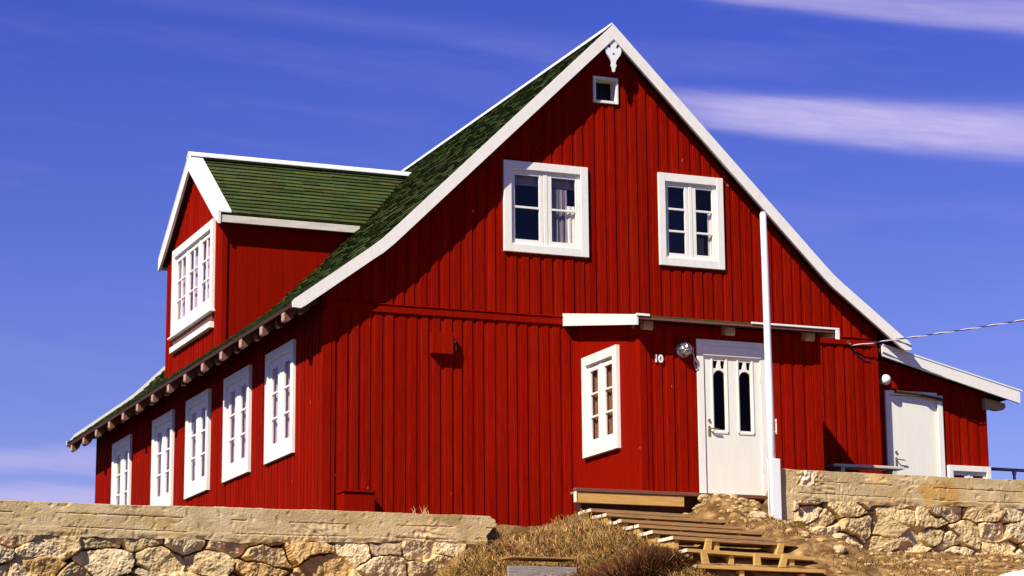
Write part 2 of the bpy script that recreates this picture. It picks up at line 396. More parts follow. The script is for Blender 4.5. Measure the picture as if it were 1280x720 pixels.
# interior: floor slabs and a partition, so windows do not see daylight through the house
mb = MB(); mb.box((.2, .2, 2.5), (W-.2, LEN-.2, 2.6)); mb.box((.2, .2, -.2), (W-.2, LEN-.2, -.1)); mb.box((1.6, .2, 0), (1.66, LEN-.2, 2.5)); 
mb.build('partition', M['room'], HOUSE)

# ------------------------------------------------------------------ roof
Y0, Y1 = -.258, LEN+.22
def profile(side, n=40, off=0.0, xe=XE):
    pts = []
    for i in range(n+1):
        d = xe*i/n; pts.append((XC + side*d, roofz(XC + d) + off))
    return pts
rf = MB()
for s in (-1, 1):
    top = profile(s, 24, -.035); bot = profile(s, 24, -.085)
    n = len(top)
    vs = [(p[0], Y0+.02, p[1]) for p in top] + [(p[0], Y1-.02, p[1]) for p in top] + [(p[0], Y0+.02, p[1]) for p in bot] + [(p[0], Y1-.02, p[1]) for p in bot]
    fs = []; ms = []
    for i in range(n-1):
        rf_f = [(i, i+1, n+i+1, n+i), (2*n+i, 3*n+i, 3*n+i+1, 2*n+i+1), (i, 2*n+i, 2*n+i+1, i+1), (n+i, n+i+1, 3*n+i+1, 3*n+i)]
        fs += rf_f
    fs.append((n-1, 2*n-1, 4*n-1, 3*n-1))
    rf.add(vs, fs)
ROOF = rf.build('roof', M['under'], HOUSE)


def shingles(name, P, u0, u1, s_len, expo, seed, parent, wmin=.16, wmax=.30, thick=.022, skip=None, jit=.010, trim=None):
    """P(u, s, h) -> world point on the roof: u along eave, s down the slope from the ridge, h above"""
    rnd = random.Random(seed); mb = MB(); ns = int(math.ceil(s_len/expo))
    for k in range(ns):
        s0 = k*expo; s1 = min(s0+expo, s_len)
        ua, ub = (u0, u1) if trim is None else trim((s0+s1)/2)
        u = ua - rnd.uniform(0, .2)
        tk = 1 + rnd.uniform(-.08, .08); lo = -.062 if k == ns-1 else -.012
        while u < ub:
            w = rnd.uniform(wmin, wmax); a = max(u, ua)+.002; b = min(u+w, ub)-.002; u += w
            if b - a < .02: continue
            if skip and skip((a+b)/2, (s0+s1)/2): continue
            h = thick + rnd.uniform(-.4, 1)*jit; sj = rnd.uniform(-.012, .012); h2 = h + rnd.uniform(-.004, .004)
            e = min(s1 + sj, s_len+.01)
            t = tk*rnd.uniform(.72, 1.3); r = rnd.uniform(.9, 1.25)
            vs = [P(a, s0-.01, .004), P(b, s0-.01, .004), P(b, e, h2), P(a, e, h), P(a, e, lo), P(b, e, lo), P(a, s0-.01, -.012), P(b, s0-.01, -.012)]
            mb.add(vs, [(0, 1, 2, 3), (3, 2, 5, 4), (0, 3, 4, 6), (1, 7, 5, 2)], 0, (t*r, t, t*rnd.uniform(.8, 1.1)))
    return mb.build(name, M['shingle'], parent, fix=False)
# arc-length table of the main slope
AL = [(0.0, 0.0)]
for i in range(1, 401):
    d0 = XE*(i-1)/400; d1 = XE*i/400
    AL.append((AL[-1][0] + math.hypot(d1-d0, roofz(XC+d1)-roofz(XC+d0)), d1))
SL = AL[-1][0]; _s = np.array([a[0] for a in AL]); _d = np.array([a[1] for a in AL])
def mainP(side):
    def P(u, s, h):
        if s < 0: d = s*.7
        elif s > SL: d = XE + (s-SL)*.8
        else: d = float(np.interp(s, _s, _d))
        dd = max(d, 0); z = roofz(XC+dd) - (.74*(d-XE) if d > XE and False else 0)
        sl = .985 if d < D0 else (.74 if d > D0+DW else .86); k = 1/math.hypot(1, sl)
        return (XC + side*(d + h*sl*k), u, z - .035 + h*k + .012)
    return P
def skipL(u, s):
    d = float(np.interp(s, _s, _d)); x = XC-d; z = roofz(x)
    return x > .10 and abs(u-DY) < 1.68 and z < dormz(u) - .25
shingles('shingle_cover', mainP(-1), Y0+.05, Y1-.05, SL, .165, 21, ROOF, skip=skipL, jit=.014)
shingles('shingle_cover', mainP(1), Y0+.05, Y1-.05, SL, .165, 22, ROOF)

# verge boards
def verge(side, y0, y1, name='verge_board', lift=0.0):
    top = profile(side, 30, lift, XE); mb = MB(); n = len(top)
    bot = []
    for (x, z) in top:
        d = abs(x-XC); sl = .985 if d < D0 else (.74 if d > D0+DW else .985-(d-D0)/DW*.245)
        bot.append((x, z - lift - .155*math.hypot(1, sl)))
    # round nose at the lower end
    ex, ez = top[-1]; e = []
    top[-1] = (ex - side*.03, roofz(XC+XE-.03)); bot[-1] = (ex - side*.10, bot[-1][1] + .074 + .01)
    poly = top + [(ex + side*.012, ez-.03), (ex + side*.004, ez-.10)] + bot[::-1]
    # apex cut is vertical at XC
    n = len(poly); vs = [(p[0], y0, p[1]) for p in poly] + [(p[0], y1, p[1]) for p in poly]
    k = len(top); fs = []
    m_ = 31
    for i in range(m_-1):
        j = len(poly)-1-i
        fs.append((i, i+1, j-1, j)); fs.append((n+i, n+j, n+j-1, n+i+1))
    fs.append((30, 31, 32, 33)); fs.append((n+30, n+33, n+32, n+31))
    for i in range(n): fs.append((i, (i+1) % n, (i+1) % n + n, i+n))
    mb.add(vs, fs)
    return mb.build(name, M['white'], ROOF)
for s in (-1, 1):
    verge(s, Y0-.03, Y0+.018); verge(s, Y1-.018, Y1+.03, lift=.07)
# ridge capping
mb = MB()
for s in (-1, 1):
    q = [(XC + s*.0, 6.715), (XC + s*.11, 6.715-.108), (XC + s*.11, 6.715-.125), (XC, 6.69)]
    mb.prism(q, 1, Y0+.03, Y1+.02)
mb.build('ridge_cap', M['white_new'], ROOF)
# rafter tails with ogee ends
ry = [.20] + [.20+1.035*i for i in range(1, 14)]
def tail_profile():
    # (distance out from the wall, z relative to the sheathing underside)
    pts = [(0, 0), (.50, 0), (.51, -.03)]
    for i in range(10):   # rounded nose
        t = R(15 - i*21); pts.append((.425+.085*math.cos(t), -.085+.090*math.sin(t)))
    pts += [(.335, -.095), (.315, -.078), (.295, -.095)]
    for i in range(8):
        t = R(-10 - i*21); pts.append((.205+.088*math.cos(t), -.120+.095*math.sin(t)))
    pts += [(.11, -.15), (.07, -.19), (0, -.22)]
    return pts
for k, y in enumerate(ry):
    mb = MB(); pl = []
    for (d, dz) in tail_profile():
        pl.append((-d, roofz(-d) - .084 + dz))
    mb.prism(pl, 1, y-.07, y+.07)
    o = mb.build('rafter_tail', [M['tail'], M['tail_lit']], HOUSE)
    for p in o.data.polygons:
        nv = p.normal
        if abs(nv.y) < .5 and nv.x < .5 and nv.z < .3 and p.center.x < -.1: p.material_index = 1  # outward and downward faces take the painted sunlit colour
# soffit strip above the left wall
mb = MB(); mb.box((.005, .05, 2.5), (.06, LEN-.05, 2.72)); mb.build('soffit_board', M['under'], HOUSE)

# finial (bargeboard ornament)
half = [(.06, .05), (.088, .0), (.080, -.045), (.050, -.085), (.042, -.115), (.055, -.135), (.075, -.128), (.085, -.105), (.104, -.112), (.120, -.140), (.122, -.178), (.104, -.225), (.068, -.272), (.040, -.315), (.030, -.352), (.036, -.372), (.046, -.388), (.034, -.405), (.024, -.425), (.014, -.475), (.008, -.482)]
zt = 6.45
poly = [(XC+x, zt+z) for x, z in half] + [(XC-x, zt+z) for x, z in half[::-1]]
mb = MB(); mb.prism(poly, 1, Y0-.012, Y0+.016); fin = mb.build('gable_ornament', M['white_new'], HOUSE)
mb = MB(); mb.tube([(XC, Y0-.015, zt-.215), (XC, Y0-.011, zt-.215)], .014, 12); mb.build('pierced_hole', M['dark'], fin)

# ------------------------------------------------------------------ dormer
DA, DB = 5.12, 8.53
dtop = lambda u: dormz(u) - .12
board_wall('dormer_wall', F_LEFT, DA, DB, lambda u: 2.64, dtop, [dorm_op], seed=9, parent=HOUSE, pitch=.150, over=.10, proud=.017, breaks=(DY,))
for yy, sgn in ((DA, -1), (DB, 1)):
    mb = MB(); xs = np.linspace(-.012, 2.4, 14); pl = []
    vs = []
    for x in xs:
        vs += [(x, yy, max(roofz(x)-.3, 2.3)), (x, yy, 4.74)]
    mb.add(vs, [(2*i, 2*i+2, 2*i+3, 2*i+1) for i in range(len(xs)-1)])
    for x in np.arange(.18, 2.3, .19):
        mb.add([(x, yy+sgn*.003, roofz(x)-.2), (x+.012, yy+sgn*.003, roofz(x)-.2), (x+.012, yy+sgn*.003, 4.7), (x, yy+sgn*.003, 4.7)], [(0, 1, 2, 3)])
    mb.build('dormer_wall', M['red_smooth'], HOUSE, fix=False)
boxes('corner_board', M['red_smooth'], HOUSE, [((-.034, DA-.028, 2.66), (.06, DA+.075, 4.66)), ((-.034, DB-.075, 2.66), (.06, DB+.028, 4.66))])
DX0 = -.13; EY = 1.88
drf = MB()
for s in (-1, 1):
    for (y0, z0) in ((0, 0),):
        vs = []
        for t in (0, 1):
            y = DY + s*EY*t; z = dormz(y)
            x1 = XC - (6.67 - z)/.985 + .12
            for off in (-.02, -.10): vs += [(DX0+.015, y, z+off), (x1, y, z+off)]
        drf.add(vs, [(0, 1, 5, 4), (2, 6, 7, 3), (0, 4, 6, 2), (1, 3, 7, 5), (4, 5, 7, 6)])
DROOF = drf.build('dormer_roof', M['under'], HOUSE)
DSL = EY*math.hypot(1, .715)
def dP(s):
    k = 1/math.hypot(1, .715)
    return lambda u, q, h: (u, DY + s*(q*k + h*.715*k), DZ - .715*q*k - .02 + h*k + .006)
def dtrim(q):
    z = DZ - .715*q/math.hypot(1, .715)
    return (DX0+.02, XC - (6.67-z)/.985 + .02)
for s in (-1, 1):
    shingles('shingle_cover', dP(s), 0, 1, DSL, .152, 30+s, DROOF, thick=.026, jit=.004, trim=dtrim, wmin=.22, wmax=.5)
# dormer verges, white flashing, ridge cap and fascia
mb = MB()
for s in (-1, 1):
    a = (DY, DZ+.02); b = (DY+s*(EY+.03), dormz(DY+EY+.03)+.02)
    mb.prism([a, b, (b[0]-s*.005, b[1]-.17), (DY+s*EY*.85, dormz(DY+EY*.85)-.20), (DY, DZ-.215)], 0, DX0-.02, DX0+.022)
mb.build('verge_board', M['white'], DROOF)
mb = MB()
for s in (-1, 1):
    a = (DY, DZ+.062); b = (DY+s*(EY+.03), dormz(DY+EY+.03)+.062)
    mb.prism([a, b, (b[0], b[1]-.03), (a[0], a[1]-.03)], 0, DX0-.022, DX0+.19)
mb.build('verge_flashing', M['white_new'], DROOF)
mb = MB(); xr = XC-(6.67-DZ)/.985
for s in (-1, 1):
    mb.prism([(DY, DZ+.105), (DY+s*.13, DZ+.02), (DY+s*.13, DZ-.0), (DY, DZ+.07)], 0, DX0-.025, xr+.12)
mb.build('ridge_cap', M['white_new'], DROOF)
zz = dormz(DY+EY)
boxes('fascia', M['old_white'], DROOF, [((DX0+.03, DY+s*EY-.012, zz-.145), (2.16, DY+s*EY+.02, zz-.03)) for s in (-1, 1)], ch=.004)
# dormer window drip board and sill
mb = MB(); mb.box((5.50, 3.285, 0), (8.17, 3.318, .10), ch=.004); mb.build('window_ledge', M['white'], HOUSE, xf=F_LEFT)
mb = MB(); mb.box((5.60, 3.142, 0), (8.06, 3.283, .040), ch=.003); mb.build('sill_shade_band', M['tail'], HOUSE, xf=F_LEFT)  # brown colour stands in for the shade between ledge and sill
mb = MB(); mb.box((5.58, 3.04, .0), (8.08, 3.14, .085), ch=.004); mb.build('window_sill', M['white'], HOUSE, xf=F_LEFT)

# ------------------------------------------------------------------ porch
mb = MB()
board_wall('porch_wall', F_PSIDE, -2.10, -.02, lambda u: -.52, lambda u: 2.34+.2*u*.9, [porch_op], seed=12, parent=HOUSE, m=M['red_smooth'], pitch=.14, over=.13, proud=.006, jit=.003)
DU0, DU1, DZ0, DZ1 = 4.452, 5.475, -.27, 1.795
board_wall('porch_wall', F_PFRONT, 3.645, PORCH_R, lambda u: -.50, lambda u: 1.97, [(DU0+.05, DU1-.05, DZ0-.9, DZ1-.05)], seed=14, parent=HOUSE, pitch=.176, over=.118)
board_wall('porch_wall', wall_frame((PORCH_R, 0, 0), (0, 1, 0), (1, 0, 0)), -2.12, -.02, lambda u: GZ, lambda u: 2.34+.18*u, [], seed=15, parent=HOUSE)
boxes('corner_board', M['red'], HOUSE, [((3.618, -2.152, -.52), (3.72, -2.128, 1.95)), ((3.618, -2.128, -.52), (3.645, -2.03, 1.95)), ((PORCH_R-.09, -2.150, GZ), (PORCH_R+.02, -2.128, 1.95))])
cy0, cz0, cy1, cz1 = 0.0, 2.445, -2.372, 1.992
mb = MB(); mb.prism([(cy0, cz0), (cy1, cz1), (cy1, cz1-.05), (cy0, cz0-.05)], 0, 3.50, 6.43, 0)
CAN = mb.build('porch_roof', M['under'], HOUSE)
mb = MB()
for k in range(12):
    t0, t1 = k/12, (k+1)/12
    mb.prism([(cy0+(cy1-cy0)*t0, cz0+(cz1-cz0)*t0+.012), (cy0+(cy1-.02-cy0)*t1, cz0+(cz1-cz0)*t1+.018), (cy0+(cy1-.02-cy0)*t1, cz0+(cz1-cz0)*t1)], 0, 3.50, 6.43)
mb.build('shingle_cover', M['shingle'], CAN)
for (xa, xb, dz) in ((3.462, 3.498, .115), (6.432, 6.468, .10)):
    mb = MB(); mb.prism([(cy0, cz0+.022), (cy1-.02, cz1+.022), (cy1-.02, cz1-dz), (cy0, cz0-dz-.04)], 0, xa, xb); mb.build('verge_board', M['white'], CAN)
boxes('drip_edge', M['white_new'], CAN, [((3.47, cy1-.035, cz1+.004), (3.66, cy1-.004, cz1+.036)), ((5.15, cy1-.035, cz1+.004), (6.475, cy1-.004, cz1+.030)), ((6.415, cy1-.036, cz1-.125), (6.475, cy1-.021, cz1-.0))], ch=.003)
mb = MB(); mb.box((3.51, cy1-.018, cz1-.035), (6.41, cy1+.004, cz1+.008)); mb.build('fascia', M['tail'], CAN)
for x in (3.70, 4.90, 6.10):
    mb = MB(); mb.prism([(-1.9, 2.05), (cy1+.09, cz1-.05+.015), (cy1+.09, cz1-.12), (cy1+.12, cz1-.145), (-1.9, 1.93)], 0, x-.065, x+.065)
    mb.build('rafter_end', M['palewood'], CAN)
# front door with frame
fm = MB()
fm.box((DU0, DZ0, 0), (DU0+.10, DZ1-.20, .030), ch=.004); fm.box((DU1-.09, DZ0, 0), (DU1, DZ1-.20, .030), ch=.004)
fm.box((DU0-.004, DZ1-.20, 0), (DU1+.004, DZ1, .034), ch=.004)
fm.box((DU0+.09, DZ1-.215, -.02), (DU1-.08, DZ1-.085, .044), ch=.003)
DOOR = fm.build('front_door', M['white'], HOUSE, xf=F_PFRONT)
sl = MB(); a, b = DU0+.115, DU1-.095
def glassshape(c, hw, z0, z1):  # arched opening outline
    pts = [(c-hw, z0), (c+hw, z0)]
    for i in range(13):
        t = math.pi*i/12; pts.append((c+hw*math.cos(t), z1-hw+hw*math.sin(t)))
    return pts
slabz0, slabz1 = DZ0+.03, DZ1-.215
c1, c2, hw = 4.783, 5.166, .086
gz0, gz1 = .60, 1.395
# slab built from rails and stiles around the lights, arches filled with fans
NB, NF = -.03, .012
def arch_fill(c, top):
    n = 12
    for i in range(n):
        t0, t1 = math.pi*i/n, math.pi*(i+1)/n
        p0 = (c+hw*math.cos(t0), gz1-hw+hw*math.sin(t0)); p1 = (c+hw*math.cos(t1), gz1-hw+hw*math.sin(t1))
        sl.prism([p0, (p0[0], top), (p1[0], top), p1], 2, NB, NF)
def slab_rect(u0, z0, u1, z1): sl.box((u0, z0, NB), (u1, z1, NF))
slab_rect(a, slabz0, b, gz0); slab_rect(a, gz0, c1-hw, slabz1); slab_rect(c1+hw, gz0, c2-hw, slabz1); slab_rect(c2+hw, gz0, b, slabz1)
for c in (c1, c2):
    arch_fill(c, 1.418)
    slab_rect(c-hw, 1.522, c+hw, slabz1)
    sl.prism([(c-.032, 1.418), (c+.032, 1.418), (c+.022, 1.47), (c+.022, 1.522), (c-.022, 1.522), (c-.022, 1.47)], 2, NB, NF)
    # moulding around the light
    for q in (((c-hw-.035, gz0-.045), (c-hw-.012, 1.55)), ((c+hw+.012, gz0-.045), (c+hw+.035, 1.55)), ((c-hw-.035, gz0-.05), (c+hw+.035, gz0-.022))):
        sl.box((q[0][0], q[0][1], NF-.002), (q[1][0], q[1][1], NF+.010), ch=.003)
slab = sl.build('door_leaf', M['white_door'], DOOR, xf=F_PFRONT)
mb = MB(); mb.add([(a+.05, gz0-.02, -.02), (b-.05, gz0-.02, -.02), (b-.05, 1.54, -.02), (a+.05, 1.54, -.02)], [(0, 1, 2, 3)]); mb.build('glass', M['door_glass'], DOOR, xf=F_PFRONT, fix=False)
mb = MB(); mb.box((a, slabz0, -.4), (b, slabz1, -.36)); mb.build('dark_hall', M['dark'], DOOR, xf=F_PFRONT)
def handle(u, z, frame, parent):
    mb = MB(); mb.box((u-.018, z-.10, .012), (u+.018, z+.035, .022), ch=.004)
    mb.tube([(u, z, .02), (u, z, .06), (u+.02, z-.004, .066), (u+.12, z-.012, .064)], .010, 8)
    mb.tube([(u, z+.11, .012), (u, z+.11, .03)], .02, 10)
    mb.tube([(u, z-.06, .02), (u, z-.06, .028)], .008, 8)
    return mb.build('door_handle', M['brass'], parent, xf=frame)
handle(4.615, .61, F_PFRONT, DOOR)
mb = MB(); mb.box((DU0-.02, DZ0-.04, -.02), (DU1+.02, DZ0+.012, .09), ch=.005); mb.build('threshold', M['grey_wood'], DOOR, xf=F_PFRONT)
for z in (.05, 1.25):
    mb = MB(); mb.tube([(b+.004, z, .024), (b+.004, z+.09, .024)], .008, 8); mb.build('hinge', M['white'], DOOR, xf=F_PFRONT)

# ------------------------------------------------------------------ annex (lean-to)
AX0, AX1 = 8.5, 10.44
atopf = lambda x: 2.315 - .235*(x-8.52)
board_wall('annex_wall', F_ANNEX, AX0, AX1, lambda u: GZ, lambda u: atopf(u)-.12, [(8.76, 9.64, -1.3, 1.66)], seed=17, parent=HOUSE, pitch=.165, over=.105)
board_wall('annex_wall', wall_frame((AX1, 0, 0), (0, 1, 0), (1, 0, 0)), .2, 4.2, lambda u: GZ, lambda u: 1.75, [], seed=18, parent=HOUSE)
mb = MB(); mb.box((AX1-.02, .172, GZ), (AX1+.026, .26, 1.76), ch=.004); mb.build('corner_board', M['red_smooth'], HOUSE)
mb = MB(); mb.prism([(8.53, atopf(8.53)-.02), (10.87, atopf(10.87)-.02), (10.87, atopf(10.87)-.09), (8.53, atopf(8.53)-.09)], 1, -.07, 4.5)
AR = mb.build('annex_roof', M['under'], HOUSE)
mb = MB()
for k in range(14):
    x0 = 8.53+2.35*k/14; x1 = 8.53+2.35*(k+1)/14
    mb.prism([(x0, atopf(x0)-.01), (x1, atopf(x1)+.012), (x1, atopf(x1)-.018), (x0, atopf(x0)-.018)], 1, -.05, 4.5)
mb.build('shingle_cover', M['shingle'], AR)
mb = MB(); mb.prism([(8.535, atopf(8.535)), (10.885, atopf(10.885)), (10.875, atopf(10.885)-.185), (8.535, atopf(8.535)-.16)], 1, -.115, -.072); mb.build('verge_board', M['white'], AR)
mb = MB(); mb.prism([(8.535, atopf(8.535)+.022), (10.92, atopf(10.92)+.022), (10.92, atopf(10.92)+.002), (8.535, atopf(8.535)+.002)], 1, -.125, -.03); mb.build('drip_edge', M['white_new'], AR)
mb = MB(); mb.prism([(10.4, 1.66), (10.75, 1.60), (10.76, 1.54), (10.72, 1.50), (10.62, 1.485), (10.52, 1.50), (10.4, 1.49)], 1, .10, .20); mb.build('rafter_end', M['palewood'], AR)
# annex door
fm = MB(); fm.box((8.71, -.5, 0), (8.775, 1.70, .05), ch=.004); fm.box((9.60, -.5, 0), (9.69, 1.64, .048), ch=.004); fm.box((8.775, 1.64, 0), (9.60, 1.705, .044), ch=.004)
AD = fm.build('annex_door', M['white'], HOUSE, xf=F_ANNEX)
mb = MB(); mb.box((8.782, -.35, -.02), (9.594, 1.632, .012), ch=.004); mb.build('door_leaf', M['white_door'], AD, xf=F_ANNEX)
mb = MB(); mb.tube([(8.86, 1.685, .075), (9.2, 1.665, .08), (9.67, 1.60, .075)], .022, 8); mb.build('storm_bar', M['rust'], AD, xf=F_ANNEX)
mb = MB(); mb.box((9.42, 1.60, .046), (9.69, 1.665, .062), ch=.003); mb.build('drip_cap', M['old_white'], AD, xf=F_ANNEX)
handle(8.87, .68, F_ANNEX, AD)
# low window right of the annex door
make_window(F_ANNEX, 9.735, 10.47, .02, .632, 2, 1, 1, casing=.085, side=.075, stile=.04, mid=.05, base=.02, proud=.05, label='low white window beside the annex door', curt=[(0, 1, 0, 1, 'curtain_b', .005, .2, -.03)], seed=40)

rebase(HOUSE)

# ------------------------------------------------------------------ things on the house
t = thing('house_number', 'white number 10 on the red boards left of the front door', 'house number', loc=(3.888, -2.15, 1.49))
cu = bpy.data.curves.new('number', 'FONT'); cu.body = '10'; cu.size = .138; cu.extrude = .004; cu.offset = .005; cu.align_x = 'CENTER'; cu.align_y = 'CENTER'
tmp = bpy.data.objects.new('tmp', cu); COL.objects.link(tmp); bpy.context.view_layer.update()
me = bpy.data.meshes.new_from_object(tmp.evaluated_get(bpy.context.evaluated_depsgraph_get())); bpy.data.objects.remove(tmp)
me.materials.clear(); me.materials.append(M['white_new'])
o = bpy.data.objects.new('numeral', me); COL.objects.link(o); o.parent = t; o.rotation_euler = (R(90), 0, 0); o.location = (0, -.008, .0)

t = thing('wall_lamp', 'round caged metal lamp on the porch wall left of the front door', 'lamp', loc=(4.25, -2.145, 1.63))
mb = MB(); mb.tube([(0, 0, 0), (0, -.03, 0), (0, -.05, 0)], [.105, .105, .085], 20); mb.build('base', M['iron'], t, smooth=False)
mb = MB(); mb.sphere((0, -.06, 0), .078, sc3=(1, .85, 1)); mb.build('glass_globe', M['chrome'], t, smooth=True)
mb = MB()
for a in range(0, 180, 45):
    c, s = math.cos(R(a)), math.sin(R(a))
    mb.tube([(c*.1*math.cos(R(b)), -.045-.095*math.sin(R(b)), s*.1*math.cos(R(b))) for b in range(0, 181, 15)], .006, 6)
mb.tube([(.075*math.cos(R(b)), -.115, .075*math.sin(R(b))) for b in range(0, 361, 20)], .006, 6)
mb.build('guard', M['chrome'], t)
mb = MB(); mb.tube([(.09, -.01, .02), (.15, -.02, -.06), (.20, -.025, -.18), (.215, -.02, -.24), (.19, -.015, -.26), (.165, -.01, -.18), (.15, -.01, .05)], .006, 6); mb.build('cord', M['old_white'], t)

t = thing('wall_lamp', 'white opal ball lamp beside the annex door', 'lamp', loc=(8.668, .17, 1.835))
mb = MB(); mb.sphere((0, -.115, 0), .078); mb.build('glass_globe', M['glassball'], t, smooth=True)
mb = MB(); mb.tube([(0, .0, 0), (0, -.03, 0), (0, -.055, 0)], [.05, .045, .035], 14); mb.build('base', M['white_new'], t)

t = thing('vent_box', 'square red vent box on the front boards below the belt trim', 'vent', loc=(1.65, -.016, 1.895))
mb = MB(); mb.box((-.155, -.105, -.125), (.155, 0, .17), ch=.003); mb.build('hood', M['red'], t)
mb = MB(); mb.tube([(.20, 0, .02), (.20, -.05, .02), (.20, -.065, -.01), (.20, -.065, -.07)], .013, 8); mb.tube([(.185, 0, .10), (.17, -.07, .12), (.185, -.09, .03)], .010, 8)
mb.build('bracket', M['rust'], t)

t = thing('meter_cabinet', 'low red box against the house front above the left stone wall', 'box', loc=(.41, -.02, -.8))
mb = MB(); mb.box((-.215, -.29, .0), (.215, 0, .62), ch=.006); mb.build('cabinet', M['red_smooth'], t)
mb = MB(); mb.prism([(-.31, .655), (.0, .67), (.0, .622), (-.31, .622)], 0, -.23, .23); mb.build('lid', M['red_smooth'], t)

# power cable, two twisted wires
t = thing('power_cable', 'twisted overhead power cable running from the gable to the right', 'cable', loc=(8.045, -.06, 2.284))
P0 = Vector((8.045, -.06, 2.284)); P1 = Vector((8.86, -.42, 2.405)); P2 = Vector((8.318, -4.0, 1.965))
# a straight, slightly sagging run from the wall bracket past the eave towards a pole off to the right
Pd = Vector((14.5, -2.5, 3.60))
pts = []
for i in range(261):
    s = i/260; p = P0.lerp(Pd, s) - Vector((0, 0, .12*math.sin(math.pi*s))); pts.append(p)
for k, key in ((0, 'wire_w'), (1, 'wire_d')):
    mb = MB(); pp = []
    for i, p in enumerate(pts):
        a = i*.42 + k*math.pi; pp.append(p - P0 + Vector((0, math.cos(a), math.sin(a)))*.0065)
    mb.tube(pp, .0068, 6); mb.build('wire', M[key], t)
mb = MB(); mb.tube([(-.06, .05, .05), (-.02, -.01, .02), (0, 0, 0)], .016, 8); mb.tube([(-.035, .05, .07), (-.05, .0, .04)], .02, 8); mb.build('bracket', M['tail'], t)
mb = MB(); mb.tube([(0, 0, 0), (.1, .03, -.12), (.25, .04, -.2), (.45, .045, -.22)], .008, 6); mb.build('lead_in', M['wire_d'], t)

# ------------------------------------------------------------------ flagpole
FX, FY = 4.925, -3.25
t = thing('flagpole', 'tall slim white painted flagpole standing between the steps and the right stone wall', 'pole', loc=(FX, FY, -.94))
mb = MB(); mb.tube([(0, 0, 0), (-.005, 0, 1.8), (-.012, 0, 3.6), (-.02, 0, 4.21), (-.02, 0, 4.24)], [.050, .048, .045, .043, .028], 18); mb.build('pole', M['white_new'], t, smooth=True)
mb = MB(); mb.box((-.046, -.060, 0), (.090, .05, 1.02), ch=.006); mb.build('base_board', M['white_new'], t)
mb = MB(); mb.box((.03, -.03, 1.50), (.071, .0, 1.515)); mb.box((.03, -.03, 1.36), (.071, 0, 1.375)); mb.box((.06, -.028, 1.34), (.074, -.002, 1.535), ch=.003); mb.build('cleat', M['white'], t)

# ------------------------------------------------------------------ pipe railing
t = thing('pipe_railing', 'grey steel pipe railing right of the annex', 'railing', loc=(10.6, .9, -.2))
mb = MB(); mb.tube([(-.05, 0, .92), (6.2, 0, .90)], .026, 10); mb.build('rail', M['iron'], t, smooth=True)
for x in (.80, 2.8, 4.8):
    mb = MB(); mb.tube([(x, 0, -.2), (x, 0, .90)], .024, 10); mb.tube([(x, 0, .85), (x, 0, .89)], .034, 10); mb.build('post', M['iron'], t)

# bench board seen over the right wall
t = thing('low_bench', 'low white board bench in shadow right of the porch', 'bench', loc=(7.95, -.42, -.23))
mb = MB(); mb.box((-.55, -.13, .66), (.60, .13, .70), ch=.005); mb.build('seat', M['old_white'], t)
for x in (-.4, .45):
    mb = MB(); mb.box((x-.03, -.11, 0), (x+.03, .11, .66)); mb.build('leg', M['old_white'], t)

# ------------------------------------------------------------------ terrain
def sstep(a, b, x):
    t = min(1, max(0, (x-a)/(b-a))); return t*t*(3-2*t)
def lerp_pts(pts, v):
    return float(np.interp(v, [p[0] for p in pts], [p[1] for p in pts]))
CREST = [(.6, -1.12), (1.2, -1.06), (1.74, -.94), (2.12, -.77), (2.45, -.70), (2.8, -.72)]
MPROF = [(-12, -2.0), (-5.9, -.97), (-5.0, -.62), (-4.2, -.37), (-3.5, -.17), (-2.8, 0), (-2.5, 0), (-2.2, -.02)]
SPROF = [(-12, -2.85), (-6.4, -1.98), (-5.95, -1.75), (-5.64, -1.52), (-5.29, -1.34), (-3.03, -.79), (-2.6, -.70), (-2.1, -.64), (0, -.62)]
RPROF = [(-12, -2.83), (-6.5, -1.73), (-3.25, -1.05)]
LPROF = [(-12, -2.85), (-3.1, -1.80)]
FPROF = [(-400, -14), (-80, -8), (-30, -5.5), (-12, -2.85)]
def gz(x, y):
    if y < -12: return lerp_pts(FPROF, y)
    zs = lerp_pts(SPROF, y)
    cr = lerp_pts(CREST, x); zm = max(cr, -1.2) + lerp_pts(MPROF, y)*(1 if y > -5.9 else 1)
    if y < -5.9: zm = cr*(y+12)/6.1 + -2.85*(1-(y+12)/6.1) + (-.97)*(y+12)/6.1
    zl = lerp_pts(LPROF, y) if y < -2.9 else -.88
    zr = lerp_pts(RPROF, y) if y < -3.1 else -.12
    if y > -2.2: zm = -.66 - .1*sstep(-.3, -2.2, y)
    if y >= -2.9 and x < 1.3: zm = -.88 if y < -1 else -.80
    z = zm + (zs-zm)*sstep(2.46, 2.62, x)
    if y < -2.9: z = zl + (z-zl)*sstep(-.1, .95, x)
    else: z = zl + (z-zl)*sstep(1.2, 1.5, x)
    bank = zs + .13 + .06*sstep(-5.5, -4.5, y)
    if y < -5.29: bank = zs + .06
    z = z + (bank-z)*sstep(4.0, 4.3, x)
    if y < -3.1: z = z + (zr-z)*sstep(4.7, 5.5, x)
    else: z = z + (zr-z)*sstep(5.28, 5.5, x)
    return z
def terr(x, y):
    z = gz(x, y)
    if abs(x) < 14 and -14 < y < 3:
        z += .17*math.exp(-((x-4.55)/.55)**2 - ((y+2.90)/.42)**2)
        z += .10*math.exp(-((x-4.0)/.4)**2 - ((y+2.95)/.3)**2)
        if y < -3.2 or 1.3 < x < 5:
            p = Vector((x*1.6, y*1.6, .3)); u = sstep(2.4, 2.6, x)*(1-sstep(4.0, 4.2, x))
            z += (1-.7*u)*(.045*noise.fractal(p, 1.0, 2.0, 4) + .022*noise.noise(p*6))
    return z
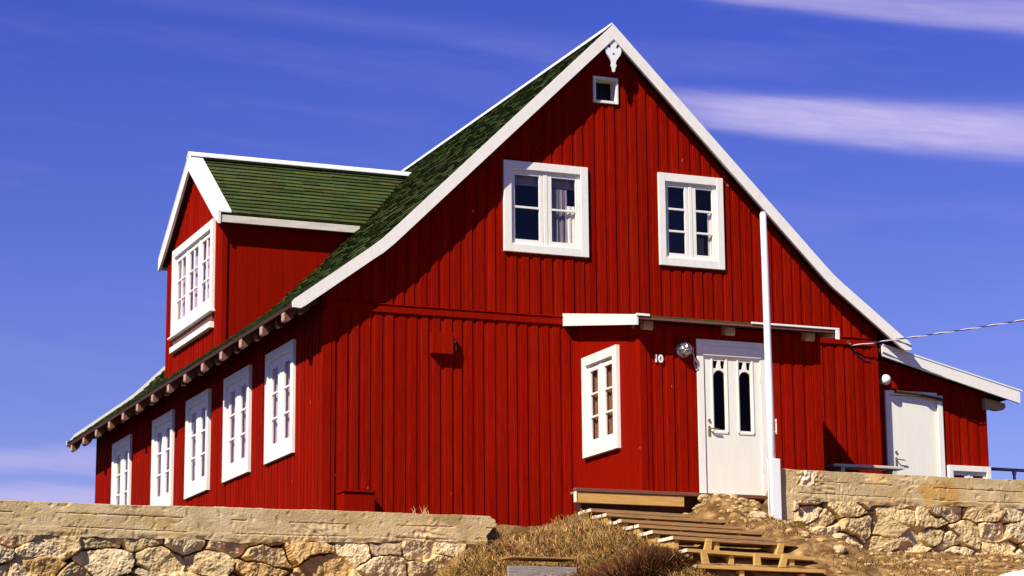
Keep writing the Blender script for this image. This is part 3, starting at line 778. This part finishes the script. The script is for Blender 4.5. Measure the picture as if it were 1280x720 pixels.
def axis(lo, hi, fl, fh, step):
    a = list(np.arange(fl, fh+1e-6, step)); s = step; v = fl; L_ = []
    while v > lo: s *= 1.35; v -= s; L_.append(v)
    s = step; v = fh; H_ = []
    while v < hi: s *= 1.35; v += s; H_.append(v)
    return L_[::-1] + a + H_
xs = axis(-2500, 2500, -.5, 9.5, .05); ys = axis(-2500, 2500, -7.4, -2.0, .045)
mb = MB(); vs = [(x, y, terr(x, y)) for y in ys for x in xs]; nx = len(xs)
fs = [(j*nx+i, j*nx+i+1, (j+1)*nx+i+1, (j+1)*nx+i) for j in range(len(ys)-1) for i in range(nx-1)]
mb.add(vs, fs)
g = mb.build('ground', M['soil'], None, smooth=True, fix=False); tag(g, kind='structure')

# ------------------------------------------------------------------ retaining walls
def vor_wall(name_root, label, x0, x1, yf, ztop, zmid, zbot, seed, thick, topf=None, midf=None, endcut=None, patches=()):
    t = thing(name_root, label, 'stone wall', loc=((x0+x1)/2, yf+.2, zbot))
    rnd = random.Random(seed)
    tp = topf or (lambda x: ztop); md = midf or (lambda x: zmid)
    step = .0125
    # ---- rubble face
    sites = []; z = zbot-.1; row = 0
    while z < zmid + .25:
        h = rnd.uniform(.19, .33); x = x0-.3+rnd.uniform(0, .3)
        while x < x1+.3:
            w = rnd.uniform(.28, .82)*(.7+h)
            if rnd.random() < .26: sites.append((x+w/2, z+h*.25, rnd.random())); sites.append((x+w/2+rnd.uniform(-.05, .05), z+h*.8, rnd.random()))
            else: sites.append((x+w/2, z+h/2+rnd.uniform(-.05, .05), rnd.random()))
            x += w
        z += h; row += 1
    S = np.array([s[:2] for s in sites]); K = len(S); rr = np.random.RandomState(seed)
    cols = []
    for i in range(K):
        r = rr.rand()
        if r < .13: c = np.array((.88, .80, .86))*rr.uniform(.75, 1.05)     # greyish violet
        elif r < .48: c = np.array((1.18, 1.20, 1.28))*rr.uniform(.9, 1.1)    # pale
        elif r < .60: c = np.array((1.0, .84, .58))*rr.uniform(.75, 1.1)    # ochre
        else: c = np.array((1, .97, .9))*rr.uniform(.8, 1.15)
        cols.append(c)
    cols = np.array(cols); off = rr.uniform(-.035, .035, K); tl = rr.uniform(-.32, .32, (K, 2)); ax = rr.uniform(.85, 1.2, K)
    nxp = int((x1-x0)/step)+1; nzp = int((zmid+.06-zbot)/step)+1
    X = np.linspace(x0, x1, nxp); Z = np.linspace(zbot, zmid+.06, nzp)
    # warp the lattice so that the stones get uneven outlines
    vs = []; cs = []
    D = np.zeros((nzp, nxp)); C = np.zeros((nzp, nxp, 3))
    for j, zz in enumerate(Z):
        for i, xx in enumerate(X):
            v1 = noise.noise_vector(Vector((xx*3.3, zz*3.3, seed))); v2 = noise.noise_vector(Vector((xx*11, zz*11, seed+5)))
            D[j, i] = 0; C[j, i, 0] = xx + v1[0]*.06 + v2[0]*.020; C[j, i, 1] = zz + v1[1]*.06 + v2[1]*.016
    WX = C[..., 0].copy(); WZ = C[..., 1].copy()
    d2 = (np.abs((WX[..., None]-S[:, 0])/1.5)**3.2 + np.abs(WZ[..., None]-S[:, 1])**3.2)**(1/3.2)
    idx = np.argsort(d2, axis=-1)[..., :2]
    F1 = np.take_along_axis(d2, idx[..., :1], -1)[..., 0]; F2 = np.take_along_axis(d2, idx[..., 1:2], -1)[..., 0]
    e = (F2-F1); own = idx[..., 0]
    edge = np.clip(e/.022, 0, 1); edge = edge*edge*(3-2*edge)
    dome = np.clip(e/.16, 0, 1)**.45
    mort = np.array([[noise.noise(Vector((x*1.1, z*1.6, seed+9))) for x in X] for z in Z])     # where mortar fills the joints
    jd = np.clip(.27 - (mort+.05)*1.3, .012, .27)
    nz1 = np.array([[noise.fractal(Vector((x*9, z*9, seed+2)), .9, 2.1, 4) for x in X] for z in Z])
    nz2 = np.array([[noise.noise(Vector((x*34, z*34, seed+3))) for x in X] for z in Z])
    nz3 = np.array([[noise.fractal(Vector((x*16, z*20, seed+7)), .8, 2.1, 3) for x in X] for z in Z])
    depth = jd*(edge-1) + .016*dome*edge + off[own]*edge + edge*(tl[own, 0]*(WX-S[own, 0]) + tl[own, 1]*(WZ-S[own, 1])) + .018*nz1 + .006*nz2 + .012*np.abs(nz3)
    colr = cols[own]*(1+.22*nz1[..., None]); dark = edge[..., None]*.0 + 1
    mcol = np.array((1.1, 1.02, .86)); fm_ = (1-edge[..., None])*(mort[..., None] > .10)
    colr = colr*(1-fm_) + mcol*fm_
    mb = MB()
    for j in range(nzp):
        for i in range(nxp):
            xx, zz = X[i], Z[j]
            lim = md(xx)
            y = yf - depth[j, i] - .0
            if zz > lim: y = max(y, yf+.03)
            if endcut: xx = endcut(xx, zz)
            vs.append((xx, y, zz)); cs.append(tuple(np.clip(colr[j, i], .2, 1.7)))
    mb.v = vs; mb.c = cs
    for j in range(nzp-1):
        for i in range(nxp-1):
            mb.f.append((j*nxp+i, j*nxp+i+1, (j+1)*nxp+i+1, (j+1)*nxp+i)); mb.mi.append(0)
    bo = nxp*(nzp)
    mb.build('rubble_base', M['stone'], t, smooth=False, fix=False)
    # ---- concrete beam: front face and top as one sheet
    mb = MB(); vs = []; cs = []
    nzc = int((ztop+.05-(zmid-.12))/step)+1; base = zmid-.12
    ntop = 7
    seams = [ztop-.155, ztop-.31]
    seam_ph = rnd.uniform(0, 9)
    for j in range(nzc+ntop):
        for i in range(nxp):
            xx = X[i]; T = tp(xx)
            low = md(xx) + .02*noise.noise(Vector((xx*7, 0, seed)))
            if j < nzc:
                zz = low + (T-low)*j/(nzc-1)
                n1 = noise.fractal(Vector((xx*2.2, zz*2.6, seed+11)), 1, 2, 3); n2 = max(0, noise.noise(Vector((xx*13, zz*13, seed)))-.25)*4
                y = yf - .015 - .008*n1 + .006*n2
                c = 1 + .13*n1 - .05*n2
                for q, s in enumerate(seams):
                    sg = s + .008*math.sin(xx*1.3+q)
                    if abs(zz-sg) < .008 and noise.noise(Vector((xx*1.5, q*7+seed, 0))) > -.05: y += .009; c *= .9
                if zz > sg: y += .004
                rough = noise.noise(Vector((xx*1.4, zz*2.2, seed+20)))
                if rough > .2: y += (rough-.2)*.03*noise.noise(noise_v(xx, zz))*2 ; c *= 1+.15*noise.noise(noise_v(xx, zz))
                if zz < low+.05: y += .025*(1-(zz-low)/.05)*(.5+noise.noise(Vector((xx*9, zz*9, 3))))
                if j == nzc-1: y += .012; zz -= .004
                cc = [c, c, c*.98]
                for (px, pz, rx, rz, pc) in patches:
                    d = ((xx-px)/rx)**2 + ((zz-pz)/rz)**2 + .9*noise.noise(Vector((xx*9, zz*7, px)))
                    if d < 1:
                        k = min(1, (1-d)*3); cc = [cc[a]*(1-k)+pc[a]*k for a in range(3)]
                z_ = zz
            else:
                k = (j-nzc+1)/ntop; y = yf + .01 + thick*k; z_ = T + .006*noise.noise(Vector((xx*8, y*8, seed))) ; cc = [1, 1, 1]
                z_ += .012*max(0, noise.noise(Vector((xx*14, y*5, seed+1))))
            if endcut: xx = endcut(xx, z_)
            vs.append((xx, y, z_)); cs.append(tuple(cc))
    mb.v = vs; mb.c = cs
    for j in range(nzc+ntop-1):
        for i in range(nxp-1):
            mb.f.append((j*nxp+i, j*nxp+i+1, (j+1)*nxp+i+1, (j+1)*nxp+i)); mb.mi.append(0)
    mb.build('concrete_cap', M['concrete'], t, smooth=False, fix=False)
    # ---- core
    mb = MB()
    pl = [(x0+.02, zbot), (x1-.05, zbot), (x1-.05, tp(x1)-.02), (x0+.02, tp(x0)-.02)]
    mb.prism([(x0+(.0 if not endcut else .0), zbot), (x1-(.0 if not endcut else .13), zbot), (x1-(.0 if not endcut else .13), tp(x1)-.012), (x0, tp(x0)-.012)], 1, yf+.21, yf+thick)
    mb.build('wall_core', M['concrete'], t)
    rebase(t)
    return t
def noise_v(xx, zz): return Vector((xx*19+3*noise.noise(Vector((xx*4, zz*4, 2))), zz*21, 1))
def lend(x, z):   # ragged right end of the left wall
    lim = 1.235 - .12*sstep(-.85, -1.0, z) - .10*sstep(-1.0, -1.5, z) + .03*noise.noise(Vector((0, 0, z*14))) - .05*sstep(-.80, -.765, z)
    return min(x, lim)
vor_wall('retaining_wall', 'long low stone wall with a concrete top on the left below the house', -9.0, 1.235, -3.0, -.745, -1.11, -2.3, 5, .32,
         topf=lambda x: -.745-.022*sstep(-.5, -4, x) + .012*noise.noise(Vector((x*1.7, 2, 0))), midf=lambda x: -1.13+.03*noise.noise(Vector((x*1.3, 0, 0)))+.06*sstep(-1.5, 0, x)-.02, endcut=lend,
         patches=[(.62, -.80, .22, .10, (.78, .76, .66)), (.35, -.95, .5, .12, (1.2, 1.2, 1.25)), (-2.9, -.93, .25, .1, (.85, .78, .6)), (-1.2, -.85, .8, .07, (.85, .82, .78))])
def rend(x, z): return x
vor_wall('retaining_wall', 'stone wall with a concrete top on the right beside the flagpole', 5.03, 13.5, -3.22, -.033, -.47, -1.9, 8, .30,
         topf=lambda x: -.033+.012*noise.noise(Vector((x*1.9, 5, 0)))-.015*sstep(5.8, 5.0, x)*0, midf=lambda x: (-.72 if x < 5.22 else -.43)+.05*noise.noise(Vector((x*1.6, 3, 0))), endcut=rend,
         patches=[(5.42, -.15, .09, .14, (1.35, 1.5, 2.1)), (5.52, -.12, .06, .10, (1.3, 1.4, 1.9)), (7.25, -.24, .17, .15, (.95, .72, .40)), (7.55, -.28, .16, .20, (.92, .74, .44)), (6.1, -.13, .22, .09, (.86, .84, .76)), (6.45, -.1, .2, .07, (1.3, 1.25, 1.1))])

# ------------------------------------------------------------------ wooden steps
ST = thing('wooden_steps', 'weathered timber steps and landing leading up to the white front door', 'steps', loc=(3.4, -4.2, -1.2))
mb = MB()
for k in range(3): mb.box((2.62, -2.56+.145*k, -.335), (5.2, -2.56+.145*k+.138, -.302), ch=.004)
mb.build('landing', M['plank_old'], ST)
mb = MB(); mb.box((2.50, -2.60, -.49), (4.0, -2.564, -.355), ch=.005); mb.build('landing_beam', M['plank_new'], ST)
mb = MB(); mb.box((2.56, -2.47, -.85), (5.0, -2.44, -.345)); mb.build('landing_shade_board', M['under'], ST)  # dark board added to paint the black shade under the landing
mb = MB(); mb.box((2.48, -2.615, -.350), (5.2, -2.53, -.305), ch=.005); mb.build('landing_nosing', M['tail'], ST)
mb = MB(); mb.box((2.478, -2.612, -.485), (2.502, -2.555, -.352), ch=.003); mb.build('landing_end', M['plank_end'], ST)
steps = [(-3.03, -.61), (-3.46, -.71), (-3.94, -.835), (-4.36, -.94), (-4.81, -1.055), (-5.29, -1.168), (-5.64, -1.342), (-5.885, -1.538), (-6.2, -1.72)]
rnd = random.Random(3)
for i, (y, z) in enumerate(steps):
    depth = .43 if i < 6 else .33
    mb = MB(); drop = .035 + rnd.uniform(-.01, .012) if i < 6 else (.055 if i == 6 else .015); x1 = 4.12 + rnd.uniform(-.04, .04)
    npl = 3; w = depth/npl; x0 = 2.5 + rnd.uniform(-.012, .012)
    for k in range(npl):
        ya = y + k*w + .004; yb = y+(k+1)*w-.008; e = rnd.uniform(-.02, .02); dz = rnd.uniform(-.004, .004)
        zz = z + dz
        vs = []
        for (xx, dr) in ((x0+e, 0), (x1+e, drop)):
            for (yy, za) in ((ya, -.038), (yb, -.038), (yb, 0), (ya, 0)): vs.append((xx, yy, zz+za-dr))
        mb.add(vs, [(0, 3, 2, 1)], 1); o_ = len(mb.v)-8
        for f in ((4, 5, 6, 7), (0, 1, 5, 4), (1, 2, 6, 5), (2, 3, 7, 6), (3, 0, 4, 7)): mb.f.append(tuple(q+o_ for q in f)); mb.mi.append(0)
    mb.build('tread', [M['plank_old'] if i < 6 else M['plank_new'], M['plank_end']], ST)
for x in (2.56, 3.08, 3.86):
    mb = MB(); poly = []
    for (y, z) in steps[::-1]:
        d = .43
        poly += [(y+.03, z-.24), ] if False else []
    for i in range(len(steps)-1, 0, -1):
        y, z = steps[i]; yn = steps[i-1][0]
        zt = z-.042 - .035*(x-2.5)/1.6
        q = [(y+.03, zt-.30), (y+.03, zt), (yn+.06, zt), (yn+.06, zt-.18)]
        mb.prism(q, 0, x-.03 + .002*(i % 2), x+.03 - .002*(i % 2))
    mb.build('stringer', M['plank_new'], ST)
# timber props standing in front under the lower treads
for (x, y, z1, h, lean) in ((2.80, -5.60, -1.215, .13, .03), (3.72, -5.60, -1.24, .15, .05), (3.28, -5.86, -1.39, .14, .0), (3.62, -5.86, -1.39, .15, .05), (2.62, -5.86, -1.39, .14, -.02)):
    mb = MB(); mb.prism([(x-.035-lean*.5, z1-h), (x+.045-lean*.5, z1-h), (x+.03+lean*.5, z1), (x-.03+lean*.5, z1)], 1, y, y+.05); mb.build('prop', M['plank_new'], ST)
rebase(ST)

# old board half buried in the turf
t = thing('half_buried_board', 'grey board half buried in the dead grass below the left wall end', 'board', loc=(1.0, -5.0, -1.70))
mb = MB(); mb.box((-.42, -.02, .02), (.42, .02, .17), ch=.004); mb.build('board', M['grey_wood'], t)
mb = MB(); mb.box((-.40, -.06, .255), (.40, .30, .275), ch=.004); mb.build('cover_plank', M['plank_old'], t)

# ------------------------------------------------------------------ vegetation
def blades(name, mat_, spots, hmin, hmax, wd, lean, seed, colf, bend=.5):
    rnd = random.Random(seed); mb = MB()
    for (x, y, z, hs) in spots:
        h = rnd.uniform(hmin, hmax)*hs; a = rnd.uniform(0, 6.283); l = rnd.uniform(.2, 1)*lean*h; w = wd*rnd.uniform(.6, 1.3)
        dx, dy = math.cos(a), math.sin(a); px, py = -dy*w, dx*w
        if rnd.random() < .5: px, py = w, 0
        m1 = (x+dx*l*.4, y+dy*l*.4, z+h*.62); tp_ = (x+dx*l, y+dy*l, z+h*rnd.uniform(1-bend, 1))
        mb.add([(x-px, y-py, z-.02), (x+px, y+py, z-.02), (m1[0]+px*.7, m1[1]+py*.7, m1[2]), (m1[0]-px*.7, m1[1]-py*.7, m1[2]), tp_], [(0, 1, 2, 3), (3, 2, 4)], 0, colf(rnd))
    return mb.build(name, mat_, None, fix=False)
rnd = random.Random(99)
def sc_col(r):
    t = r.uniform(.15, .75) if r.random() < .72 else r.uniform(.8, 1.6); return (t, t*r.uniform(.74, .98), t*r.uniform(.4, .95))
sp = []
while len(sp) < 26000:
    x = rnd.uniform(.3, 2.45); y = rnd.uniform(-6.6, -2.75)
    if y > -2.98 and x < 1.25: continue
    if y > -3.25 and x < 1.2: continue
    if noise.noise(Vector((x*2.2, y*2.2, 4))) < -.30 and rnd.random() < .8: continue
    crest = math.exp(-((x-2.1)/.75)**2-((y+3.1)/.75)**2)
    if rnd.random() < crest*.9: continue
    if noise.noise(Vector((x*5, y*5, 1))) < -.08 and rnd.random() < .85: continue
    if ((x-1.98)/.5)**2 + ((y+5.42)/.36)**2 < 1: continue
    if abs(x-.98) < .40 and -5.12 < y < -4.90: continue
    hs = 1.0 - .45*crest
    sp.append((x, y, terr(x, y), hs))
g = blades('dead_grass', M['straw'], sp, .03, .13, .005, 2.4, 5, sc_col, 1.1)
tag(g, 'straw coloured dead grass covering the mound left of the steps', 'grass', kind='stuff')
sp = []
for _ in range(900):
    cx = rnd.uniform(.4, 2.5); cy_ = rnd.uniform(-6.2, -2.9)
    if cy_ > -3.2 and cx < 1.25: continue
    for _ in range(3): x, y = cx+rnd.uniform(-.03, .03), cy_+rnd.uniform(-.03, .03); sp.append((x, y, terr(x, y), 1))
g2 = blades('dead_grass', M['straw'], sp, .10, .22, .004, 1.6, 15, sc_col, 1.3)
tag(g2, 'long bent straw blades sticking out of the mound left of the steps', 'grass', kind='stuff')
sp = []
while len(sp) < 9000:
    x = rnd.uniform(4.3, 10.5); y = rnd.uniform(-7.2, -3.4)
    if noise.noise(Vector((x*1.8, y*2.6, 8))) < -.02: continue
    sp.append((x, y, terr(x, y), 1))
for _ in range(2500):
    x = rnd.uniform(3.9, 5.0); y = rnd.uniform(-4.9, -2.7)
    if noise.noise(Vector((x*4, y*4, 8))) < .05: continue
    sp.append((x, y, terr(x, y), .7))
def oc_col(r):
    t = r.uniform(.3, 1.0); return (t, t*r.uniform(.74, .96), t*r.uniform(.4, .9))
g = blades('dead_grass', M['straw'], sp, .02, .055, .006, 3.2, 6, oc_col, 1.2)
tag(g, 'short ochre dead grass on the slope below the right stone wall', 'grass', kind='stuff')
# tufts on top of the left wall
t = thing('grass_tuft', 'thin dry grass stalks on top of the left stone wall', 'grass tuft', loc=(0, 0, 0))
mb = MB(); rnd2 = random.Random(8)
for (cx, n, h) in ((.22, 3, .12), (.36, 4, .15), (.41, 3, .08)):
    for _ in range(n):
        x = cx+rnd2.uniform(-.03, .03); l = rnd2.uniform(-.05, .06); hh = h*rnd2.uniform(.6, 1.1)
        mb.tube([(x, -2.9, -.76), (x+l*.4, -2.9, -.76+hh*.6), (x+l, -2.9, -.76+hh)], [.005, .004, .001], 5)
mb.build('stalk', M['straw'], t)
# heather bush
sp = []; hb = []
rnd = random.Random(12)
mb = MB()
for k in range(8500):
    a = rnd.uniform(0, 6.283); r = math.sqrt(rnd.random())
    x = 1.98 + .60*r*math.cos(a); y = -5.42 + .46*r*math.sin(a); z = terr(x, y) - .01
    h = .23*(1-.6*r*r)*rnd.uniform(.5, 1.15); ox, oy = (x-1.98)*.35, (y+5.42)*.35
    w = rnd.uniform(.003, .006); t_ = rnd.uniform(.5, 1.5)
    px = rnd.uniform(-.06, .06); py = rnd.uniform(-.06, .06)
    c = (t_*1.1, t_, t_) if rnd.random() < .80 else (t_*4.5, t_*5.2, t_*3.6)
    mb.add([(x-w, y, z), (x+w, y, z), (x+w+ox*.5+px*.4, y+oy*.5+py*.4, z+h*.6), (x-w+ox*.5+px*.4, y+oy*.5+py*.4, z+h*.6), (x+ox+px, y+oy+py, z+h)], [(0, 1, 2, 3), (3, 2, 4)], 0, c)
    if rnd.random() < .6:
        q = (x+ox*.5+px*.4, y+oy*.5+py*.4, z+h*.6); dx, dz = rnd.uniform(-.05, .05), rnd.uniform(.0, .05)
        mb.add([(q[0]-.003, q[1], q[2]), (q[0]+.004, q[1], q[2]), (q[0]+dx, q[1]+rnd.uniform(-.03, .03), q[2]+dz)], [(0, 1, 2)], 0, c)
o = mb.build('heather_bush', M['twig'], None, fix=False)
tag(o, 'dark brown leafless heather bush at the foot of the steps', 'bush')

# loose stones
def rock(ctr, r, seed, sq=(1, .8, .65)):
    mb = MB(); mb.sphere((0, 0, 0), 1, 14, 9); off = Vector((seed*3.1, seed*1.7, 0)); out = []
    for v in mb.v:
        p = Vector(v); k = 1 + .35*noise.noise(p*1.2+off) + .14*noise.noise(p*3+off)
        q = Vector([math.copysign(abs(c)**.75, c) for c in p])*k
        out.append((ctr[0]+q.x*r*sq[0], ctr[1]+q.y*r*sq[1], ctr[2]+q.z*r*sq[2]))
    mb.v = out
    return mb
rnd = random.Random(31)
stone_spots = [(4.55, -3.55, .10, 'brown stone beside the flagpole foot'), (4.68, -5.3, .09, 'ochre stone right of the lowest steps'), (4.85, -5.0, .075, 'pale stone below the corner of the right wall'),
               (5.15, -4.6, .12, 'large rounded stone in front of the right wall corner'), (4.45, -4.9, .06, 'small stone at the right end of the steps'), (2.36, -5.28, .07, 'pale stone at the left end of the lower steps'),
               (2.42, -5.05, .05, 'small white stone left of the middle steps'), (4.2, -2.75, .08, 'flat stone under the landing near the door'), (4.6, -2.72, .07, 'stone under the right end of the landing')]
for k, (x, y, r, lab) in enumerate(stone_spots):
    o = rock((0, 0, 0), r, k+2, (1.25, .9, .6)).build('loose_stone', M['stone'], None, smooth=False)
    o.location = (x, y, terr(x, y)+r*.25); o.rotation_euler = (0, 0, k)
    tag(o, lab, 'stone', 'loose stones around the steps')
mb = MB()
for k in range(520):
    if k < 150: x = rnd.uniform(3.7, 4.95); y = rnd.uniform(-3.9, -2.5)
    else: x = rnd.uniform(4.3, 9.5); y = rnd.uniform(-6.5, -3.45)
    r = rnd.uniform(.012, .038); q = rock((x, y, terr(x, y)+r*.2), r, k, (1.3, .9, .7))
    t_ = rnd.uniform(.6, 1.2); mb.add(q.v, q.f, 0, (t_, t_*.9, t_*.75))
o = mb.build('scattered_rubble', M['stone'], None, fix=False); tag(o, 'small broken rubble under the landing and along the right wall', 'rubble', kind='stuff')

# snow patch
mb = MB(); n = 46; vs = []
for j in range(n+1):
    for i in range(n+1):
        x = 6.0+2.6*i/n; y = -7.4+2.0*j/n
        r = math.hypot((x-7.25)/1.05, (y+6.35)/.72) + .18*noise.noise(Vector((x*2, y*2, 0)))
        h = .20*(1-min(r, 1.4)**2)
        vs.append((x, y, terr(x, y) + max(h, -.1) + .01*noise.noise(Vector((x*6, y*6, 2)))))
mb.add(vs, [(j*(n+1)+i, j*(n+1)+i+1, (j+1)*(n+1)+i+1, (j+1)*(n+1)+i) for j in range(n) for i in range(n)])
o = mb.build('snow_patch', M['snow'], None, smooth=True, fix=False); tag(o, 'leftover patch of white snow on the slope at the right', 'snow', kind='stuff')

# ------------------------------------------------------------------ sun, sky, camera
SUNV = Vector((-1.55, -1.0, 1.68)).normalized()
el = math.asin(SUNV.z); az = math.atan2(SUNV.x, SUNV.y)
ld = bpy.data.lights.new('sun', 'SUN'); ld.energy = 5.0; ld.angle = R(.5); ld.color = (1.0, .94, .83)
lo = bpy.data.objects.new('sun', ld); COL.objects.link(lo); lo.rotation_euler = SUNV.to_track_quat('Z', 'Y').to_euler(); lo.location = (-20, -20, 20)

wd = bpy.data.worlds.new('World'); sc.world = wd; wd.use_nodes = True
nt = wd.node_tree; N = nt.nodes; L = nt.links
bg = N['Background']; bg.inputs[1].default_value = .075
sky = N.new('ShaderNodeTexSky'); sky.sky_type = 'NISHITA'; sky.sun_disc = False
sky.sun_elevation = el; sky.sun_rotation = az % (2*math.pi)
sky.air_density = 1.0; sky.dust_density = .1; sky.ozone_density = 4.0; sky.altitude = 400
def math_(op, a, b=None, c=None, clamp=False):
    n = N.new('ShaderNodeMath'); n.operation = op; n.use_clamp = clamp
    for i, v in enumerate((a, b, c)):
        if v is None: continue
        if isinstance(v, (int, float)): n.inputs[i].default_value = v
        else: L.new(v, n.inputs[i])
    return n.outputs[0]
tint = N.new('ShaderNodeMix'); tint.data_type = 'RGBA'; tint.blend_type = 'MULTIPLY'; tint.inputs['Factor'].default_value = 1
L.new(sky.outputs[0], tint.inputs['A']); TR = None
tc = N.new('ShaderNodeTexCoord'); sx = N.new('ShaderNodeSeparateXYZ'); L.new(tc.outputs['Generated'], sx.inputs[0])
AZ = math_('MULTIPLY', math_('ARCTAN2', sx.outputs[0], sx.outputs[1]), 57.2958)
EL = math_('MULTIPLY', math_('ARCSINE', sx.outputs[2]), 57.2958)
cv = N.new('ShaderNodeCombineXYZ'); L.new(math_('MULTIPLY', AZ, .12), cv.inputs[0]); L.new(math_('ADD', EL, math_('MULTIPLY', AZ, .13)), cv.inputs[1])
nz = N.new('ShaderNodeTexNoise'); nz.inputs['Scale'].default_value = 1.0; nz.inputs['Detail'].default_value = 6; nz.inputs['Roughness'].default_value = .55
L.new(cv.outputs[0], nz.inputs['Vector'])
cf = N.new('ShaderNodeCombineXYZ'); L.new(math_('MULTIPLY', AZ, .55), cf.inputs[0]); L.new(math_('MULTIPLY', math_('ADD', EL, math_('MULTIPLY', AZ, .13)), 5.0), cf.inputs[1])
fib = N.new('ShaderNodeTexNoise'); fib.inputs['Scale'].default_value = 1.0; fib.inputs['Detail'].default_value = 8; fib.inputs['Roughness'].default_value = .6
L.new(cf.outputs[0], fib.inputs['Vector'])
NZ = math_('SUBTRACT', nz.outputs['Fac'], .5)
tf = N.new('ShaderNodeMapRange'); L.new(EL, tf.inputs['Value']); tf.inputs['From Min'].default_value = 4; tf.inputs['From Max'].default_value = 18
tm = N.new('ShaderNodeMix'); tm.data_type = 'RGBA'; L.new(tf.outputs[0], tm.inputs['Factor'])
tm.inputs['A'].default_value = (.84, .68, 1.0, 1); tm.inputs['B'].default_value = (.42, .42, 1.20, 1)
zf = N.new('ShaderNodeMapRange'); L.new(EL, zf.inputs['Value']); zf.inputs['From Min'].default_value = 20; zf.inputs['From Max'].default_value = 50
zf.inputs['To Min'].default_value = 1; zf.inputs['To Max'].default_value = .55
zs = N.new('ShaderNodeVectorMath'); zs.operation = 'SCALE'; L.new(tm.outputs['Result'], zs.inputs[0]); L.new(zf.outputs[0], zs.inputs['Scale'])
L.new(zs.outputs[0], tint.inputs['B'])
def band(a0, e0, slope, w0, wg, azmin, azmax, soft, strength):
    c = math_('ADD', math_('MULTIPLY', math_('SUBTRACT', AZ, a0), slope), e0)
    w = math_('ADD', math_('MULTIPLY', math_('SUBTRACT', AZ, a0), wg), w0)
    d = math_('DIVIDE', math_('ABSOLUTE', math_('SUBTRACT', math_('ADD', EL, math_('MULTIPLY', NZ, .9)), c)), w)
    d2_ = math_('MULTIPLY', d, d)
    g_ = math_('POWER', 2.718, math_('MULTIPLY', math_('MULTIPLY', d2_, d), -1.0))
    g_ = math_('MULTIPLY', g_, math_('ADD', math_('MULTIPLY', fib.outputs['Fac'], .9), .50))
    l = math_('MULTIPLY', math_('DIVIDE', math_('SUBTRACT', AZ, azmin), soft, clamp=True), math_('DIVIDE', math_('SUBTRACT', azmax, AZ), soft, clamp=True))
    return math_('MULTIPLY', math_('MULTIPLY', g_, l), strength)
bands = [band(27.0, 16.05, -.125, .36, .030, 24.5, 60, 4, .80),
         band(28.5, 18.75, -.13, .28, .03, 24, 60, 5, .50),
         band(17.0, 18.3, -.10, .30, .0, 8, 30, 6, .05),
         band(11.0, 7.55, .0, .28, .0, -20, 20, 4, .42), band(11.0, 6.55, .0, .40, .0, -20, 20, 4, .62)]
tot = bands[0]
for b_ in bands[1:]: tot = math_('MAXIMUM', tot, b_)
wisp = math_('MULTIPLY', math_('MULTIPLY', math_('SUBTRACT', nz.outputs['Fac'], .50, clamp=True), 1.4), .20)
tot = math_('ADD', tot, wisp, clamp=True)
mix = N.new('ShaderNodeMix'); mix.data_type = 'RGBA'
L.new(tot, mix.inputs['Factor']); L.new(tint.outputs['Result'], mix.inputs['A']); mix.inputs['B'].default_value = (5.9, 5.2, 8.4, 1)
L.new(mix.outputs['Result'], bg.inputs[0])

cam = bpy.data.cameras.new('camera'); co = bpy.data.objects.new('camera', cam); COL.objects.link(co)
cam.sensor_width = 36; cam.lens = 2947.17/1280*36; cam.clip_start = .5; cam.clip_end = 6000
yaw, pit, rol = 0.39017934, 0.20529404, -0.00787113
fw = Vector((math.sin(yaw)*math.cos(pit), math.cos(yaw)*math.cos(pit), math.sin(pit)))
rt = fw.cross(Vector((0, 0, 1))).normalized(); up = rt.cross(fw)
rt2 = rt*math.cos(rol)+up*math.sin(rol); up2 = -rt*math.sin(rol)+up*math.cos(rol)
mw = Matrix(((rt2.x, up2.x, -fw.x, -9.4137), (rt2.y, up2.y, -fw.y, -29.4962), (rt2.z, up2.z, -fw.z, -3.867), (0, 0, 0, 1)))
co.matrix_world = mw; sc.camera = co
vs_ = sc.view_settings; vs_.view_transform = 'Standard'; vs_.look = 'None'; vs_.exposure = .5; vs_.gamma = 1
vs_.use_curve_mapping = False
